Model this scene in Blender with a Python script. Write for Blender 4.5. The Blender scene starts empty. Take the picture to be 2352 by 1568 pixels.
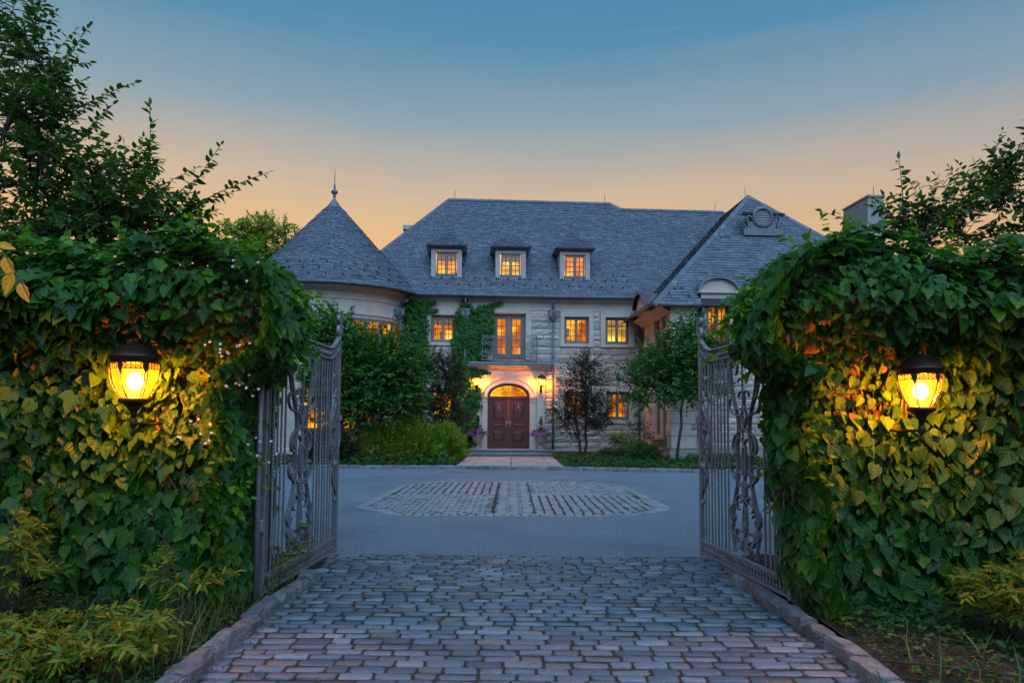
import bpy, math, random
import numpy as np
from mathutils import Matrix, Vector
R = math.radians
rng = np.random.default_rng(7)
random.seed(7)
SC = bpy.context.scene
COL = SC.collection

# ------------------------------------------------------------------ camera
FPX = 1600.0 / 2352.0                      # focal length in image widths
PITCH, ROLL = R(3.5), R(0.4)
cd = bpy.data.cameras.new('camera'); cam = bpy.data.objects.new('camera', cd); COL.objects.link(cam)
cd.sensor_width = 36; cd.lens = 36 * FPX; cd.clip_end = 3000; cd.clip_start = 0.05
cd.shift_y = 0.0383; cd.shift_x = 0.0003
rt, fw, up = Vector((1, 0, 0)), Vector((0, math.cos(PITCH), math.sin(PITCH))), Vector((0, -math.sin(PITCH), math.cos(PITCH)))
r2 = rt * math.cos(ROLL) + up * math.sin(ROLL); u2 = up * math.cos(ROLL) - rt * math.sin(ROLL)
CAMP = Vector((0, 0, 1.6))
cam.matrix_world = Matrix(((r2.x, u2.x, -fw.x, CAMP.x), (r2.y, u2.y, -fw.y, CAMP.y), (r2.z, u2.z, -fw.z, CAMP.z), (0, 0, 0, 1)))
SC.camera = cam

# ------------------------------------------------------------------ dusk sky
W = bpy.data.worlds.new('World'); SC.world = W; W.use_nodes = True
nt = W.node_tree; nt.nodes.clear()
def N(t, ty, **k):
    n = t.nodes.new(ty)
    for a, b in k.items(): setattr(n, a, b)
    return n
def ramp(t, pts, interp='LINEAR'):
    n = N(t, 'ShaderNodeValToRGB'); n.color_ramp.interpolation = interp
    e = n.color_ramp.elements
    while len(e) < len(pts): e.new(0.5)
    for q, (p, c) in zip(e, pts): q.position = p; q.color = (*c, 1)
    return n
def mth(t, op, a, b=None):
    n = N(t, 'ShaderNodeMath', operation=op)
    for i, q in enumerate((a, b)):
        if q is None: continue
        if isinstance(q, (int, float)): n.inputs[i].default_value = q
        else: t.links.new(q, n.inputs[i])
    return n.outputs[0]
def mixc(t, f, a, b, bt='MIX'):
    n = N(t, 'ShaderNodeMix', data_type='RGBA', blend_type=bt)
    for s, q in ((n.inputs[0], f), (n.inputs[6], a), (n.inputs[7], b)):
        if isinstance(q, (int, float)): s.default_value = q
        elif isinstance(q, tuple): s.default_value = (*q, 1)
        else: t.links.new(q, s)
    return n.outputs[2]
tc = N(nt, 'ShaderNodeTexCoord'); sx = N(nt, 'ShaderNodeSeparateXYZ'); nt.links.new(tc.outputs['Generated'], sx.inputs[0])
mp = N(nt, 'ShaderNodeMapping'); mp.inputs['Scale'].default_value = (1.6, 1.6, 9.0); nt.links.new(tc.outputs['Generated'], mp.inputs[0])
cn = N(nt, 'ShaderNodeTexNoise'); cn.inputs['Scale'].default_value = 2.2; cn.inputs['Detail'].default_value = 4; nt.links.new(mp.outputs[0], cn.inputs['Vector'])
zz = mth(nt, 'ADD', sx.outputs['Z'], mth(nt, 'MULTIPLY', mth(nt, 'SUBTRACT', cn.outputs['Fac'], 0.5), 0.03))
west = ramp(nt, [(0.0, (.66, .30, .07)), (.14, (.88, .42, .085)), (.235, (.82, .455, .155)), (.315, (.60, .44, .275)), (.395, (.27, .35, .38)), (.49, (.085, .25, .38)), (.61, (.045, .20, .37)), (1.0, (.035, .15, .33))])
east = ramp(nt, [(0.0, (.26, .27, .33)), (.12, (.28, .31, .40)), (.30, (.16, .28, .46)), (.62, (.06, .21, .44)), (1.0, (.035, .15, .36))])
nt.links.new(zz, west.inputs[0]); nt.links.new(zz, east.inputs[0])
az = mth(nt, 'ADD', mth(nt, 'MULTIPLY', sx.outputs['Y'], .95), mth(nt, 'MULTIPLY', sx.outputs['X'], -.31))
mr = N(nt, 'ShaderNodeMapRange', interpolation_type='SMOOTHSTEP'); nt.links.new(az, mr.inputs[0])
mr.inputs[1].default_value = -.45; mr.inputs[2].default_value = .95
sky = N(nt, 'ShaderNodeTexSky', sky_type='NISHITA', sun_disc=False)
sky.sun_elevation = R(1.0); sky.sun_rotation = R(-18); sky.air_density = 1.0; sky.dust_density = 1.0; sky.ozone_density = 3.0
mp2 = N(nt, 'ShaderNodeMapping'); mp2.inputs['Scale'].default_value = (2.2, 2.2, 26.0); nt.links.new(tc.outputs['Generated'], mp2.inputs[0])
cl = N(nt, 'ShaderNodeTexNoise'); cl.inputs['Scale'].default_value = 2.6; cl.inputs['Detail'].default_value = 6; cl.inputs['Roughness'].default_value = .6; nt.links.new(mp2.outputs[0], cl.inputs['Vector'])
cm = N(nt, 'ShaderNodeMapRange', interpolation_type='SMOOTHSTEP'); nt.links.new(cl.outputs['Fac'], cm.inputs[0]); cm.inputs[1].default_value = .52; cm.inputs[2].default_value = .74
band = ramp(nt, [(0, (.6, .6, .6)), (.22, (1, 1, 1)), (.36, (.45, .45, .45)), (.55, (.12, .12, .12)), (1, (0, 0, 0))]); nt.links.new(sx.outputs['Z'], band.inputs[0])
cloudy = mixc(nt, mth(nt, 'MULTIPLY', mth(nt, 'MULTIPLY', cm.outputs[0], band.outputs[0]), .34), mixc(nt, mr.outputs[0], east.outputs[0], west.outputs[0]), (.42, .35, .33))
bg1 = N(nt, 'ShaderNodeBackground'); nt.links.new(cloudy, bg1.inputs[0]); bg1.inputs[1].default_value = 1.0
bg2 = N(nt, 'ShaderNodeBackground'); nt.links.new(sky.outputs[0], bg2.inputs[0]); bg2.inputs[1].default_value = 0.05
ad = N(nt, 'ShaderNodeAddShader'); wo = N(nt, 'ShaderNodeOutputWorld')
nt.links.new(bg1.outputs[0], ad.inputs[0]); nt.links.new(bg2.outputs[0], ad.inputs[1]); nt.links.new(ad.outputs[0], wo.inputs[0])

sl = bpy.data.lights.new('twilight', 'SUN'); sl.energy = 3.7; sl.angle = R(90); sl.color = (.47, .72, 1.0)
so = bpy.data.objects.new('twilight', sl); COL.objects.link(so); so.rotation_euler = (R(36), 0, R(10)); so.location = (0, -10, 30)
SC.view_settings.view_transform = 'Standard'; SC.view_settings.look = 'None'; SC.view_settings.exposure = 0.0; SC.view_settings.gamma = 1
SC.render.engine = 'CYCLES'
cy = SC.cycles; cy.use_denoising = True; cy.max_bounces = 4; cy.transparent_max_bounces = 10; cy.sample_clamp_indirect = 4; cy.diffuse_bounces = 2; cy.use_adaptive_sampling = True; cy.adaptive_threshold = .03; cy.glossy_bounces = 2; cy.transmission_bounces = 4
cy.caustics_reflective = False; cy.caustics_refractive = False

# ------------------------------------------------------------------ helpers
def tag(o, label, cat, group=None, kind=None):
    if label: o['label'] = label
    if cat: o['category'] = cat
    if group: o['group'] = group
    if kind: o['kind'] = kind
    return o
def thing(name, label, cat, loc=(0, 0, 0), rz=0, group=None):
    o = bpy.data.objects.new(name, None); COL.objects.link(o); o.location = loc; o.rotation_euler = (0, 0, rz)
    o.empty_display_size = .2
    return tag(o, label, cat, group)
def link(name, me, parent=None, loc=None, rz=None, scale=None):
    o = bpy.data.objects.new(name, me); COL.objects.link(o)
    if parent is not None: o.parent = parent
    if loc is not None: o.location = loc
    if rz is not None: o.rotation_euler = (0, 0, rz)
    if scale is not None: o.scale = scale
    return o
def copy_tree(o, parent=None):
    c = o.copy(); COL.objects.link(c); c.parent = parent
    for ch in o.children: copy_tree(ch, c)
    return c
class MB:
    def __init__(s): s.v = []; s.f = []
    def add(s, vs, fs):
        k = len(s.v); s.v += [tuple(map(float, q)) for q in vs]; s.f += [tuple(i + k for i in f) for f in fs]; return s
    def box(s, x0, x1, y0, y1, z0, z1):
        return s.add([(x0, y0, z0), (x1, y0, z0), (x1, y1, z0), (x0, y1, z0), (x0, y0, z1), (x1, y0, z1), (x1, y1, z1), (x0, y1, z1)],
                     [(3, 2, 1, 0), (4, 5, 6, 7), (0, 1, 5, 4), (1, 2, 6, 5), (2, 3, 7, 6), (3, 0, 4, 7)])
    def quad(s, a, b, c, d): return s.add([a, b, c, d], [(0, 1, 2, 3)])
    def extr(s, poly, y0, y1):              # poly in (x,z), extruded along y
        n = len(poly)
        vs = [(x, y0, z) for x, z in poly] + [(x, y1, z) for x, z in poly]
        return s.add(vs, [tuple(range(n)), tuple(range(2 * n - 1, n - 1, -1))] + [(i, i + n, (i + 1) % n + n, (i + 1) % n) for i in range(n)])
    def prof(s, poly, x0, x1):              # poly in (y,z), extruded along x
        n = len(poly)
        vs = [(x0, y, z) for y, z in poly] + [(x1, y, z) for y, z in poly]
        return s.add(vs, [tuple(range(n)), tuple(range(2 * n - 1, n - 1, -1))] + [(i, (i + 1) % n, (i + 1) % n + n, i + n) for i in range(n)])
    def lathe(s, pr, n=16, c=(0, 0, 0), a0=0.0):
        vs = []; m = len(pr)
        for r, z in pr:
            for i in range(n):
                a = a0 + 2 * math.pi * i / n; vs.append((c[0] + r * math.cos(a), c[1] + r * math.sin(a), c[2] + z))
        fs = [(j * n + i, j * n + (i + 1) % n, (j + 1) * n + (i + 1) % n, (j + 1) * n + i) for j in range(m - 1) for i in range(n)]
        fs += [tuple(range(n))[::-1], tuple((m - 1) * n + i for i in range(n))]
        return s.add(vs, fs)
    def tube(s, path, r, n=6, cap=True):
        P = [Vector(p) for p in path]; k = len(P)
        rs = r if hasattr(r, '__len__') else [r] * k
        vs = []; ref = Vector((0.31, 0.2, 0.93))
        for i in range(k):
            t = (P[min(i + 1, k - 1)] - P[max(i - 1, 0)]).normalized()
            a = t.cross(ref)
            if a.length < 1e-3: a = t.cross(Vector((1, 0, 0)))
            a.normalize(); b = t.cross(a)
            for j in range(n):
                q = 2 * math.pi * j / n; vs.append(P[i] + (a * math.cos(q) + b * math.sin(q)) * rs[i])
        fs = [(i * n + j, i * n + (j + 1) % n, (i + 1) * n + (j + 1) % n, (i + 1) * n + j) for i in range(k - 1) for j in range(n)]
        if cap: fs += [tuple(range(n))[::-1], tuple((k - 1) * n + j for j in range(n))]
        return s.add(vs, fs)
    def strap(s, path, w, d, y=0.0):        # flat bar following a path in the x,z plane
        P = np.array(path); T = np.gradient(P, axis=0); T /= np.maximum(np.linalg.norm(T, axis=1), 1e-9)[:, None]
        Nn = np.stack([-T[:, 1], T[:, 0]], 1); vs = []
        ws = w if hasattr(w, '__len__') else [w] * len(P)
        for p, n_, ww in zip(P, Nn, ws):
            a = p + n_ * ww / 2; b = p - n_ * ww / 2
            vs += [(a[0], y - d / 2, a[1]), (b[0], y - d / 2, b[1]), (b[0], y + d / 2, b[1]), (a[0], y + d / 2, a[1])]
        k = len(P)
        fs = [(i * 4 + j, i * 4 + (j + 1) % 4, i * 4 + 4 + (j + 1) % 4, i * 4 + 4 + j) for i in range(k - 1) for j in range(4)]
        return s.add(vs, fs + [(3, 2, 1, 0), (4 * k - 4, 4 * k - 3, 4 * k - 2, 4 * k - 1)])
    def mesh(s, name, m, smooth=False):
        me = bpy.data.meshes.new(name); me.from_pydata(s.v, [], s.f); me.materials.append(m)
        if smooth: me.polygons.foreach_set('use_smooth', [True] * len(me.polygons))
        me.update(); return me
    def build(s, name, m, parent=None, smooth=False, **k): return link(name, s.mesh(name, m, smooth), parent, **k)
def struct(name, mb, m, smooth=False): return tag(mb.build(name, m, None, smooth), None, None, kind='structure')

# ------------------------------------------------------------------ materials
def island(t):
    g = N(t, 'ShaderNodeNewGeometry'); o = N(t, 'ShaderNodeObjectInfo')
    return mth(t, 'FRACT', mth(t, 'ADD', g.outputs['Random Per Island'], mth(t, 'MULTIPLY', o.outputs['Random'], 7.31)))
def newmat(name):
    m = bpy.data.materials.new(name); m.use_nodes = True; t = m.node_tree; t.nodes.clear()
    return m, t, N(t, 'ShaderNodeBsdfPrincipled'), N(t, 'ShaderNodeOutputMaterial')
def pm(name, c1, c2, scale=6, rough=.75, bump=.3, cols=None, rnd=.0, spec=.35, metal=0, dist=.02, fine=0, stain=None, stain2=None):
    m, t, p, o = newmat(name); L = t.links.new
    tcn = N(t, 'ShaderNodeTexCoord'); g = N(t, 'ShaderNodeNewGeometry')
    vec = g.outputs['Position']
    n = N(t, 'ShaderNodeTexNoise'); n.inputs['Scale'].default_value = scale; n.inputs['Detail'].default_value = 6; n.inputs['Roughness'].default_value = .62; L(vec, n.inputs['Vector'])
    rp = N(t, 'ShaderNodeMapRange'); L(n.outputs['Fac'], rp.inputs[0]); rp.inputs[1].default_value = .3; rp.inputs[2].default_value = .7
    c = mixc(t, rp.outputs[0], c1, c2)
    if cols or rnd:
        iv = island(t)
        if cols:
            rr = ramp(t, [(i / len(cols), q) for i, q in enumerate(cols)], 'CONSTANT'); L(iv, rr.inputs[0]); c = mixc(t, .75, c, rr.outputs[0])
        if rnd:
            f = mth(t, 'ADD', 1 - rnd, mth(t, 'MULTIPLY', mth(t, 'FRACT', mth(t, 'MULTIPLY', iv, 13.7)), 2 * rnd))
            cb = N(t, 'ShaderNodeCombineXYZ'); [L(f, cb.inputs[i]) for i in range(3)]
            c = mixc(t, 1.0, c, cb.outputs[0], 'MULTIPLY')
    for stain in [q for q in (stain, stain2) if q]:
        n3 = N(t, 'ShaderNodeTexNoise'); n3.inputs['Scale'].default_value = stain[0]; n3.inputs['Detail'].default_value = 7; n3.inputs['Roughness'].default_value = .6; n3.inputs['Distortion'].default_value = .6; L(vec, n3.inputs['Vector'])
        r3 = N(t, 'ShaderNodeMapRange'); L(n3.outputs['Fac'], r3.inputs[0]); r3.inputs[1].default_value = stain[1]; r3.inputs[2].default_value = stain[1] + .16; r3.inputs[4].default_value = stain[3]
        c = mixc(t, r3.outputs[0], c, stain[2])
    L(c, p.inputs['Base Color']); p.inputs['Roughness'].default_value = rough; p.inputs['Specular IOR Level'].default_value = spec; p.inputs['Metallic'].default_value = metal
    if bump:
        h = n.outputs['Fac']
        if fine:
            n2 = N(t, 'ShaderNodeTexNoise'); n2.inputs['Scale'].default_value = fine; n2.inputs['Detail'].default_value = 3; L(vec, n2.inputs['Vector']); h = mth(t, 'ADD', h, n2.outputs['Fac'])
        b = N(t, 'ShaderNodeBump'); b.inputs['Strength'].default_value = bump; b.inputs['Distance'].default_value = dist; L(h, b.inputs['Height']); L(b.outputs[0], p.inputs['Normal'])
    L(p.outputs[0], o.inputs[0]); return m
def leafmat(name, c1, c2, c3=None, trans=.3, rough=.45, vein=0.0, spec=.22):
    m, t, p, o = newmat(name); L = t.links.new
    iv = island(t); cs = [(0, c1), (.6, c2)] + ([(1, c3)] if c3 else [])
    rr = ramp(t, cs); L(iv, rr.inputs[0]); c = rr.outputs[0]
    if vein:
        uv = N(t, 'ShaderNodeUVMap'); s = N(t, 'ShaderNodeSeparateXYZ'); L(uv.outputs[0], s.inputs[0])
        ax = mth(t, 'ABSOLUTE', s.outputs[0])
        mid = mth(t, 'LESS_THAN', ax, .018)
        w = mth(t, 'SINE', mth(t, 'MULTIPLY', mth(t, 'SUBTRACT', s.outputs[1], mth(t, 'MULTIPLY', ax, 1.15)), 27))
        sv = mth(t, 'GREATER_THAN', w, .96)
        f = mth(t, 'MULTIPLY', mth(t, 'MAXIMUM', mid, mth(t, 'MULTIPLY', sv, .6)), vein)
        c = mixc(t, f, c, (c2[0] * 2.2 + .03, c2[1] * 1.7 + .03, c2[2] * 1.5 + .01))
        b = N(t, 'ShaderNodeBump'); b.inputs['Strength'].default_value = .3; b.inputs['Distance'].default_value = .003; L(w, b.inputs['Height']); L(b.outputs[0], p.inputs['Normal'])
    L(c, p.inputs['Base Color']); p.inputs['Roughness'].default_value = rough; p.inputs['Specular IOR Level'].default_value = spec
    tr = N(t, 'ShaderNodeBsdfTranslucent'); L(mixc(t, 1.0, c, (1.5, 1.4, .55), 'MULTIPLY'), tr.inputs[0])
    mx = N(t, 'ShaderNodeMixShader'); mx.inputs[0].default_value = trans; L(p.outputs[0], mx.inputs[1]); L(tr.outputs[0], mx.inputs[2]); L(mx.outputs[0], o.inputs[0])
    return m
def emat(name, c1, c2, s1, s2, scale=1.5):
    m, t, p, o = newmat(name); t.nodes.remove(p); L = t.links.new
    tcn = N(t, 'ShaderNodeTexCoord'); n = N(t, 'ShaderNodeTexNoise'); n.inputs['Scale'].default_value = scale; n.inputs['Detail'].default_value = 1; L(tcn.outputs['Object'], n.inputs['Vector'])
    oi = N(t, 'ShaderNodeObjectInfo'); cb = N(t, 'ShaderNodeCombineXYZ'); L(mth(t, 'MULTIPLY', oi.outputs['Random'], 31), cb.inputs[1])
    va = N(t, 'ShaderNodeVectorMath'); L(tcn.outputs['Object'], va.inputs[0]); L(cb.outputs[0], va.inputs[1]); L(va.outputs[0], n.inputs['Vector'])
    r = N(t, 'ShaderNodeMapRange'); L(n.outputs['Fac'], r.inputs[0]); r.inputs[1].default_value = .38; r.inputs[2].default_value = .62
    e = N(t, 'ShaderNodeEmission'); L(mixc(t, r.outputs[0], c1, c2), e.inputs[0])
    L(mth(t, 'ADD', s1, mth(t, 'MULTIPLY', r.outputs[0], s2 - s1)), e.inputs[1]); L(e.outputs[0], o.inputs[0]); return m
def glassmat(name, tint, refl=.12, em=None):
    m, t, p, o = newmat(name); t.nodes.remove(p); L = t.links.new
    tr = N(t, 'ShaderNodeBsdfTransparent'); tr.inputs[0].default_value = (*tint, 1); gl = N(t, 'ShaderNodeBsdfGlossy'); gl.inputs['Roughness'].default_value = .03
    mx = N(t, 'ShaderNodeMixShader'); mx.inputs[0].default_value = refl; L(tr.outputs[0], mx.inputs[1]); L(gl.outputs[0], mx.inputs[2]); out = mx.outputs[0]
    if em:
        e = N(t, 'ShaderNodeEmission'); e.inputs[0].default_value = (*em[0], 1); e.inputs[1].default_value = em[1]
        a = N(t, 'ShaderNodeAddShader'); L(out, a.inputs[0]); L(e.outputs[0], a.inputs[1]); out = a.outputs[0]
    L(out, o.inputs[0]); return m

M = {}
M['asphalt'] = pm('asphalt', (.07, .09, .12), (.27, .31, .37), 30, .75, 1.0, dist=.03, fine=80, spec=.3, stain=(.30, .50, (.105, .125, .155), .75), stain2=(.55, .57, (.27, .30, .345), .55))
M['patch'] = pm('asphalt_patch', (.19, .215, .25), (.25, .275, .31), 30, .7, .25, dist=.008, fine=150)
M['cobble'] = pm('cobble', (.07, .082, .10), (.16, .18, .21), 16, .45, .8, cols=[(.085, .113, .155), (.12, .145, .18), (.07, .09, .125), (.135, .13, .13), (.105, .125, .16), (.12, .11, .11), (.175, .19, .22), (.06, .07, .09)], rnd=.22, dist=.012, fine=70, spec=.5, stain=(1.1, .57, (.085, .085, .085), .6))
M['cobble_rug'] = pm('cobble_rug', (.14, .155, .18), (.25, .26, .28), 14, .55, .5, cols=[(.19, .205, .235), (.25, .225, .215), (.15, .165, .20), (.26, .22, .20), (.21, .225, .25)], rnd=.15, dist=.012, fine=90, spec=.4)
M['joint'] = pm('joint_soil', (.018, .016, .012), (.05, .042, .03), 20, .95, .6, stain=(3.0, .55, (.03, .045, .012), .8))
M['kerb'] = pm('kerb_granite', (.10, .10, .105), (.22, .215, .215), 9, .75, .9, rnd=.2, dist=.03, fine=60, stain=(2.5, .6, (.06, .075, .03), .7))
M['kerb_far'] = pm('kerb_court', (.10, .10, .11), (.20, .195, .20), 9, .8, .7, rnd=.25, dist=.02)
M['soil'] = pm('soil', (.018, .014, .009), (.05, .038, .022), 10, .95, .8, dist=.05, fine=60)
M['lawn'] = pm('far_ground', (.02, .035, .012), (.05, .06, .02), 3, .95, .5)
M['lime'] = pm('limestone_dressed', (.46, .395, .34), (.58, .51, .445), 3, .75, .12, dist=.01, fine=40, stain=(1.2, .60, (.31, .28, .27), .6))
M['rock'] = pm('limestone_rock_faced', (.38, .34, .31), (.56, .51, .47), 5, .85, .8, cols=[(.52, .455, .395), (.42, .36, .31), (.59, .525, .46), (.48, .405, .345), (.38, .335, .30), (.55, .45, .37)], rnd=.14, dist=.05, fine=18, stain=(2.0, .62, (.27, .23, .20), .5))
M['mortar'] = pm('mortar', (.10, .09, .08), (.15, .135, .12), 12, .95, .4)
M['slate'] = pm('roof_slate', (.075, .09, .12), (.13, .145, .175), 7, .6, .45, cols=[(.10, .115, .15), (.085, .10, .135), (.125, .135, .17), (.095, .105, .14), (.12, .12, .145), (.075, .09, .12)], rnd=.15, dist=.015, spec=.4, stain=(.7, .58, (.06, .06, .07), .5))
M['deck'] = pm('roof_deck', (.025, .025, .03), (.04, .04, .045), 8, .9, .2)
M['lead'] = pm('lead_metal', (.10, .115, .14), (.16, .175, .20), 4, .5, .15, spec=.5, metal=.35)
M['gutter'] = pm('gutter_metal', (.055, .055, .065), (.10, .10, .11), 3, .4, .1, spec=.5, metal=.3)
M['copper'] = pm('copper_roof', (.13, .085, .10), (.20, .13, .14), 3, .45, .15, spec=.5, metal=.3)
M['frame'] = pm('taupe_window_frame', (.17, .145, .135), (.20, .175, .165), 5, .5, .08)
M['dormer'] = pm('taupe_dormer_paint', (.36, .33, .34), (.42, .39, .40), 4, .6, .08)
M['dark'] = pm('dark_leading', (.035, .03, .028), (.05, .045, .04), 5, .5, .05)
M['door'] = pm('mahogany', (.050, .011, .0085), (.085, .018, .013), 5, .38, .12, spec=.5, dist=.005, fine=70)
M['brass'] = pm('aged_metal', (.22, .19, .17), (.30, .27, .24), 20, .35, .1, spec=.6, metal=.7)
M['iron'] = pm('gate_iron', (.17, .165, .175), (.25, .24, .25), 9, .45, .25, spec=.5, metal=.35, dist=.004, fine=80)
M['rail'] = pm('balcony_iron', (.12, .115, .125), (.17, .165, .175), 9, .45, .15, spec=.5, metal=.3)
M['bronze'] = pm('lantern_bronze', (.035, .018, .012), (.07, .035, .022), 14, .42, .2, spec=.5, metal=.5)
M['slab'] = pm('flagstone', (.24, .22, .22), (.33, .30, .29), 6, .75, .3, cols=[(.31, .24, .21), (.27, .26, .28), (.34, .27, .22), (.25, .235, .25), (.30, .26, .245)], rnd=.1, dist=.01, fine=50)
M['bluestone'] = pm('bluestone_step', (.13, .15, .165), (.20, .22, .235), 6, .65, .3, rnd=.1, dist=.01)
M['plinth'] = pm('plinth_stone', (.25, .23, .215), (.35, .325, .30), 6, .85, .35, rnd=.08, dist=.015, fine=40)
M['brick'] = pm('pier_stone', (.12, .08, .055), (.22, .15, .10), 9, .9, .9, dist=.05, fine=40, cols=[(.19, .13, .085), (.14, .10, .065), (.22, .16, .11), (.16, .11, .065)], rnd=.15)
M['urn'] = pm('cast_stone_urn', (.26, .22, .19), (.36, .31, .27), 14, .85, .5, dist=.012)
M['bark'] = pm('bark', (.035, .026, .02), (.085, .068, .055), 16, .9, .9, dist=.02)
M['vine'] = pm('vine_wood', (.10, .06, .03), (.20, .13, .07), 16, .9, .6)
M['room'] = emat('lit_room', (1.0, .21, .002), (1.0, .44, .008), .6, 1.5, 1.3)
M['room_dim'] = emat('lit_room_low', (1.0, .20, .002), (1.0, .38, .006), .2, 1.05, 1.9)
M['room_deep'] = emat('lit_room_deep', (1.0, .17, .002), (1.0, .33, .006), .7, 1.15, 1.2)
M['room_pale'] = emat('lit_room_pale', (1.0, .42, .02), (1.0, .62, .06), .9, 1.5, 1.6)
M['inner_door'] = emat('lamplit_wood', (1.0, .13, .002), (1.0, .20, .003), .45, .7, 2.0)
M['curtain'] = pm('curtain', (.55, .35, .20), (.70, .48, .28), 8, .9, .1)
M['pane'] = glassmat('window_glass', (.97, .97, .97), .035)
M['lampglass'] = glassmat('lantern_glass', (1.0, .80, .42), .05, ((1.0, .46, .02), .85))
M['glow_sleeve'] = glassmat('glow_sleeve_glass', (.75, .62, .35), .02, ((1.0, .62, .12), .9))
M['bulb'] = emat('bulb', (1.0, .82, .5), (1.0, .82, .5), 22, 22)
M['ivy'] = leafmat('ivy_leaf', (.009, .046, .007), (.020, .080, .009), (.045, .125, .013), .28, .42, .5)
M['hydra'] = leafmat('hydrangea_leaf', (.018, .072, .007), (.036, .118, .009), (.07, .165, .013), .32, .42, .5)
M['new_skylit_leaf'] = leafmat('young_skylit_leaf', (.05, .15, .010), (.09, .215, .013), (.14, .27, .02), .35, .42, .4)  # pale new growth on runners; on the ivy top also painted skylight
M['treeL'] = leafmat('cherry_leaf', (.03, .09, .018), (.05, .13, .022), (.10, .18, .035), .28, .45, .3)
M['treeR'] = leafmat('plum_leaf', (.036, .085, .022), (.058, .12, .028), (.10, .16, .04), .28, .45, .3)
M['dogw'] = leafmat('dogwood_leaf', (.020, .095, .022), (.045, .16, .028), (.11, .25, .035), .3, .4, .2)
M['holly'] = leafmat('holly_leaf', (.012, .034, .014), (.024, .055, .018), (.05, .06, .022), .15, .4)
M['purple'] = leafmat('dark_small_leaf', (.022, .030, .018), (.040, .046, .026), (.10, .06, .035), .25, .5)
M['yew'] = leafmat('bright_conifer', (.11, .20, .016), (.17, .28, .02), (.25, .36, .03), .3, .6)
M['wallivy'] = leafmat('house_ivy_leaf', (.012, .066, .010), (.024, .105, .013), (.05, .15, .016), .22, .45, .25)
M['cover'] = leafmat('ground_cover_leaf', (.014, .055, .012), (.028, .085, .015), (.06, .115, .02), .25, .45)
M['nandina'] = leafmat('nandina_leaf', (.055, .12, .012), (.10, .17, .014), (.20, .19, .02), .32, .45, .3)
M['fartree'] = leafmat('far_tree_leaf', (.16, .26, .06), (.22, .33, .07), (.30, .38, .08), .45, .5)
M['yellow'] = leafmat('yellow_leaf', (.36, .27, .02), (.42, .33, .03), None, .4, .45, .5)
M['petal'] = leafmat('petunia_petal', (.50, .05, .36), (.62, .12, .50), (.18, .10, .62), .3, .6)
M['white'] = leafmat('white_floret', (.65, .66, .58), (.75, .75, .68), None, .3, .6)
M['litter'] = leafmat('leaf_litter', (.08, .05, .018), (.13, .085, .03), (.20, .15, .07), .1, .8)
M['grass'] = leafmat('grass_blade', (.04, .09, .02), (.08, .13, .03), (.22, .18, .07), .3, .5)

# ------------------------------------------------------------------ leaves
def templ(half, fold=.10, droop=.12, wav=0.0, c=(0, .34)):
    """fan leaf: half outline from petiole to tip"""
    ring = [half[0]] + [(x, y) for x, y in half[1:-1]] + [half[-1]] + [(-x, y) for x, y in half[1:-1][::-1]]
    pts = [c] + ring
    V = np.array([(x, y, fold * abs(x) * 2 - droop * y * y + wav * math.sin(9 * y + 5 * abs(x))) for x, y in pts]); V[0, 2] -= fold * .15
    n = len(ring); F = [(0, 1 + (i + 1) % n, 1 + i) for i in range(n)]
    return V, np.array(F), np.array(pts)
T_OV = templ([(0, 0), (.17, .14), (.25, .36), (.20, .62), (.09, .86), (0, 1)], .12, .16)
T_WIDE = templ([(0, .06), (.20, -.02), (.38, .14), (.41, .36), (.32, .60), (.13, .86), (0, 1)], .12, .18, .015)
T_IVY = templ([(0, .14), (.20, -.02), (.40, .10), (.56, .40), (.47, .46), (.30, .48), (.24, .70), (.10, .90), (0, 1.02)], .14, .18, .02)
T_LANCE = templ([(0, 0), (.11, .2), (.14, .42), (.09, .72), (0, 1)], .1, .15)
T_ROUND = templ([(0, 0), (.3, .12), (.42, .45), (.3, .82), (0, 1)], .08, .1)
T_NEEDLE = (np.array([(-.09, 0, 0), (.09, 0, 0), (.05, .7, .02), (0, 1, -.05), (-.05, .7, .02)]), np.array([(0, 1, 2), (0, 2, 4), (4, 2, 3)]), np.array([(-.09, 0), (.09, 0), (.05, .7), (0, 1), (-.05, .7)]))
T_BLADE = (np.array([(-.02, 0, 0), (.02, 0, 0), (.018, .5, .05), (-.018, .5, .05), (0, 1, -.12)]), np.array([(0, 1, 2), (0, 2, 3), (3, 2, 4)]), np.array([(-.02, 0), (.02, 0), (.018, .5), (-.018, .5), (0, 1)]))
def nrm(a): return a / np.maximum(np.linalg.norm(a, axis=-1, keepdims=True), 1e-9)
class LS:
    """collects leaf frames: position, tip direction, face normal, size"""
    def __init__(s): s.p = []; s.t = []; s.n = []; s.s = []
    def add(s, p, t, n, sz):
        p = np.atleast_2d(np.asarray(p, float)); k = len(p)
        if k == 0: return s
        s.p.append(p); s.t.append(np.broadcast_to(np.atleast_2d(np.asarray(t, float)), (k, 3))); s.n.append(np.broadcast_to(np.atleast_2d(np.asarray(n, float)), (k, 3))); s.s.append(np.broadcast_to(np.atleast_1d(np.asarray(sz, float)), (k,))); return s
    def arr(s):
        p = np.concatenate(s.p); t = nrm(np.concatenate(s.t)); n = np.concatenate(s.n)
        n = nrm(n - (n * t).sum(1, keepdims=True) * t); return p, t, n, np.concatenate(s.s)
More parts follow.
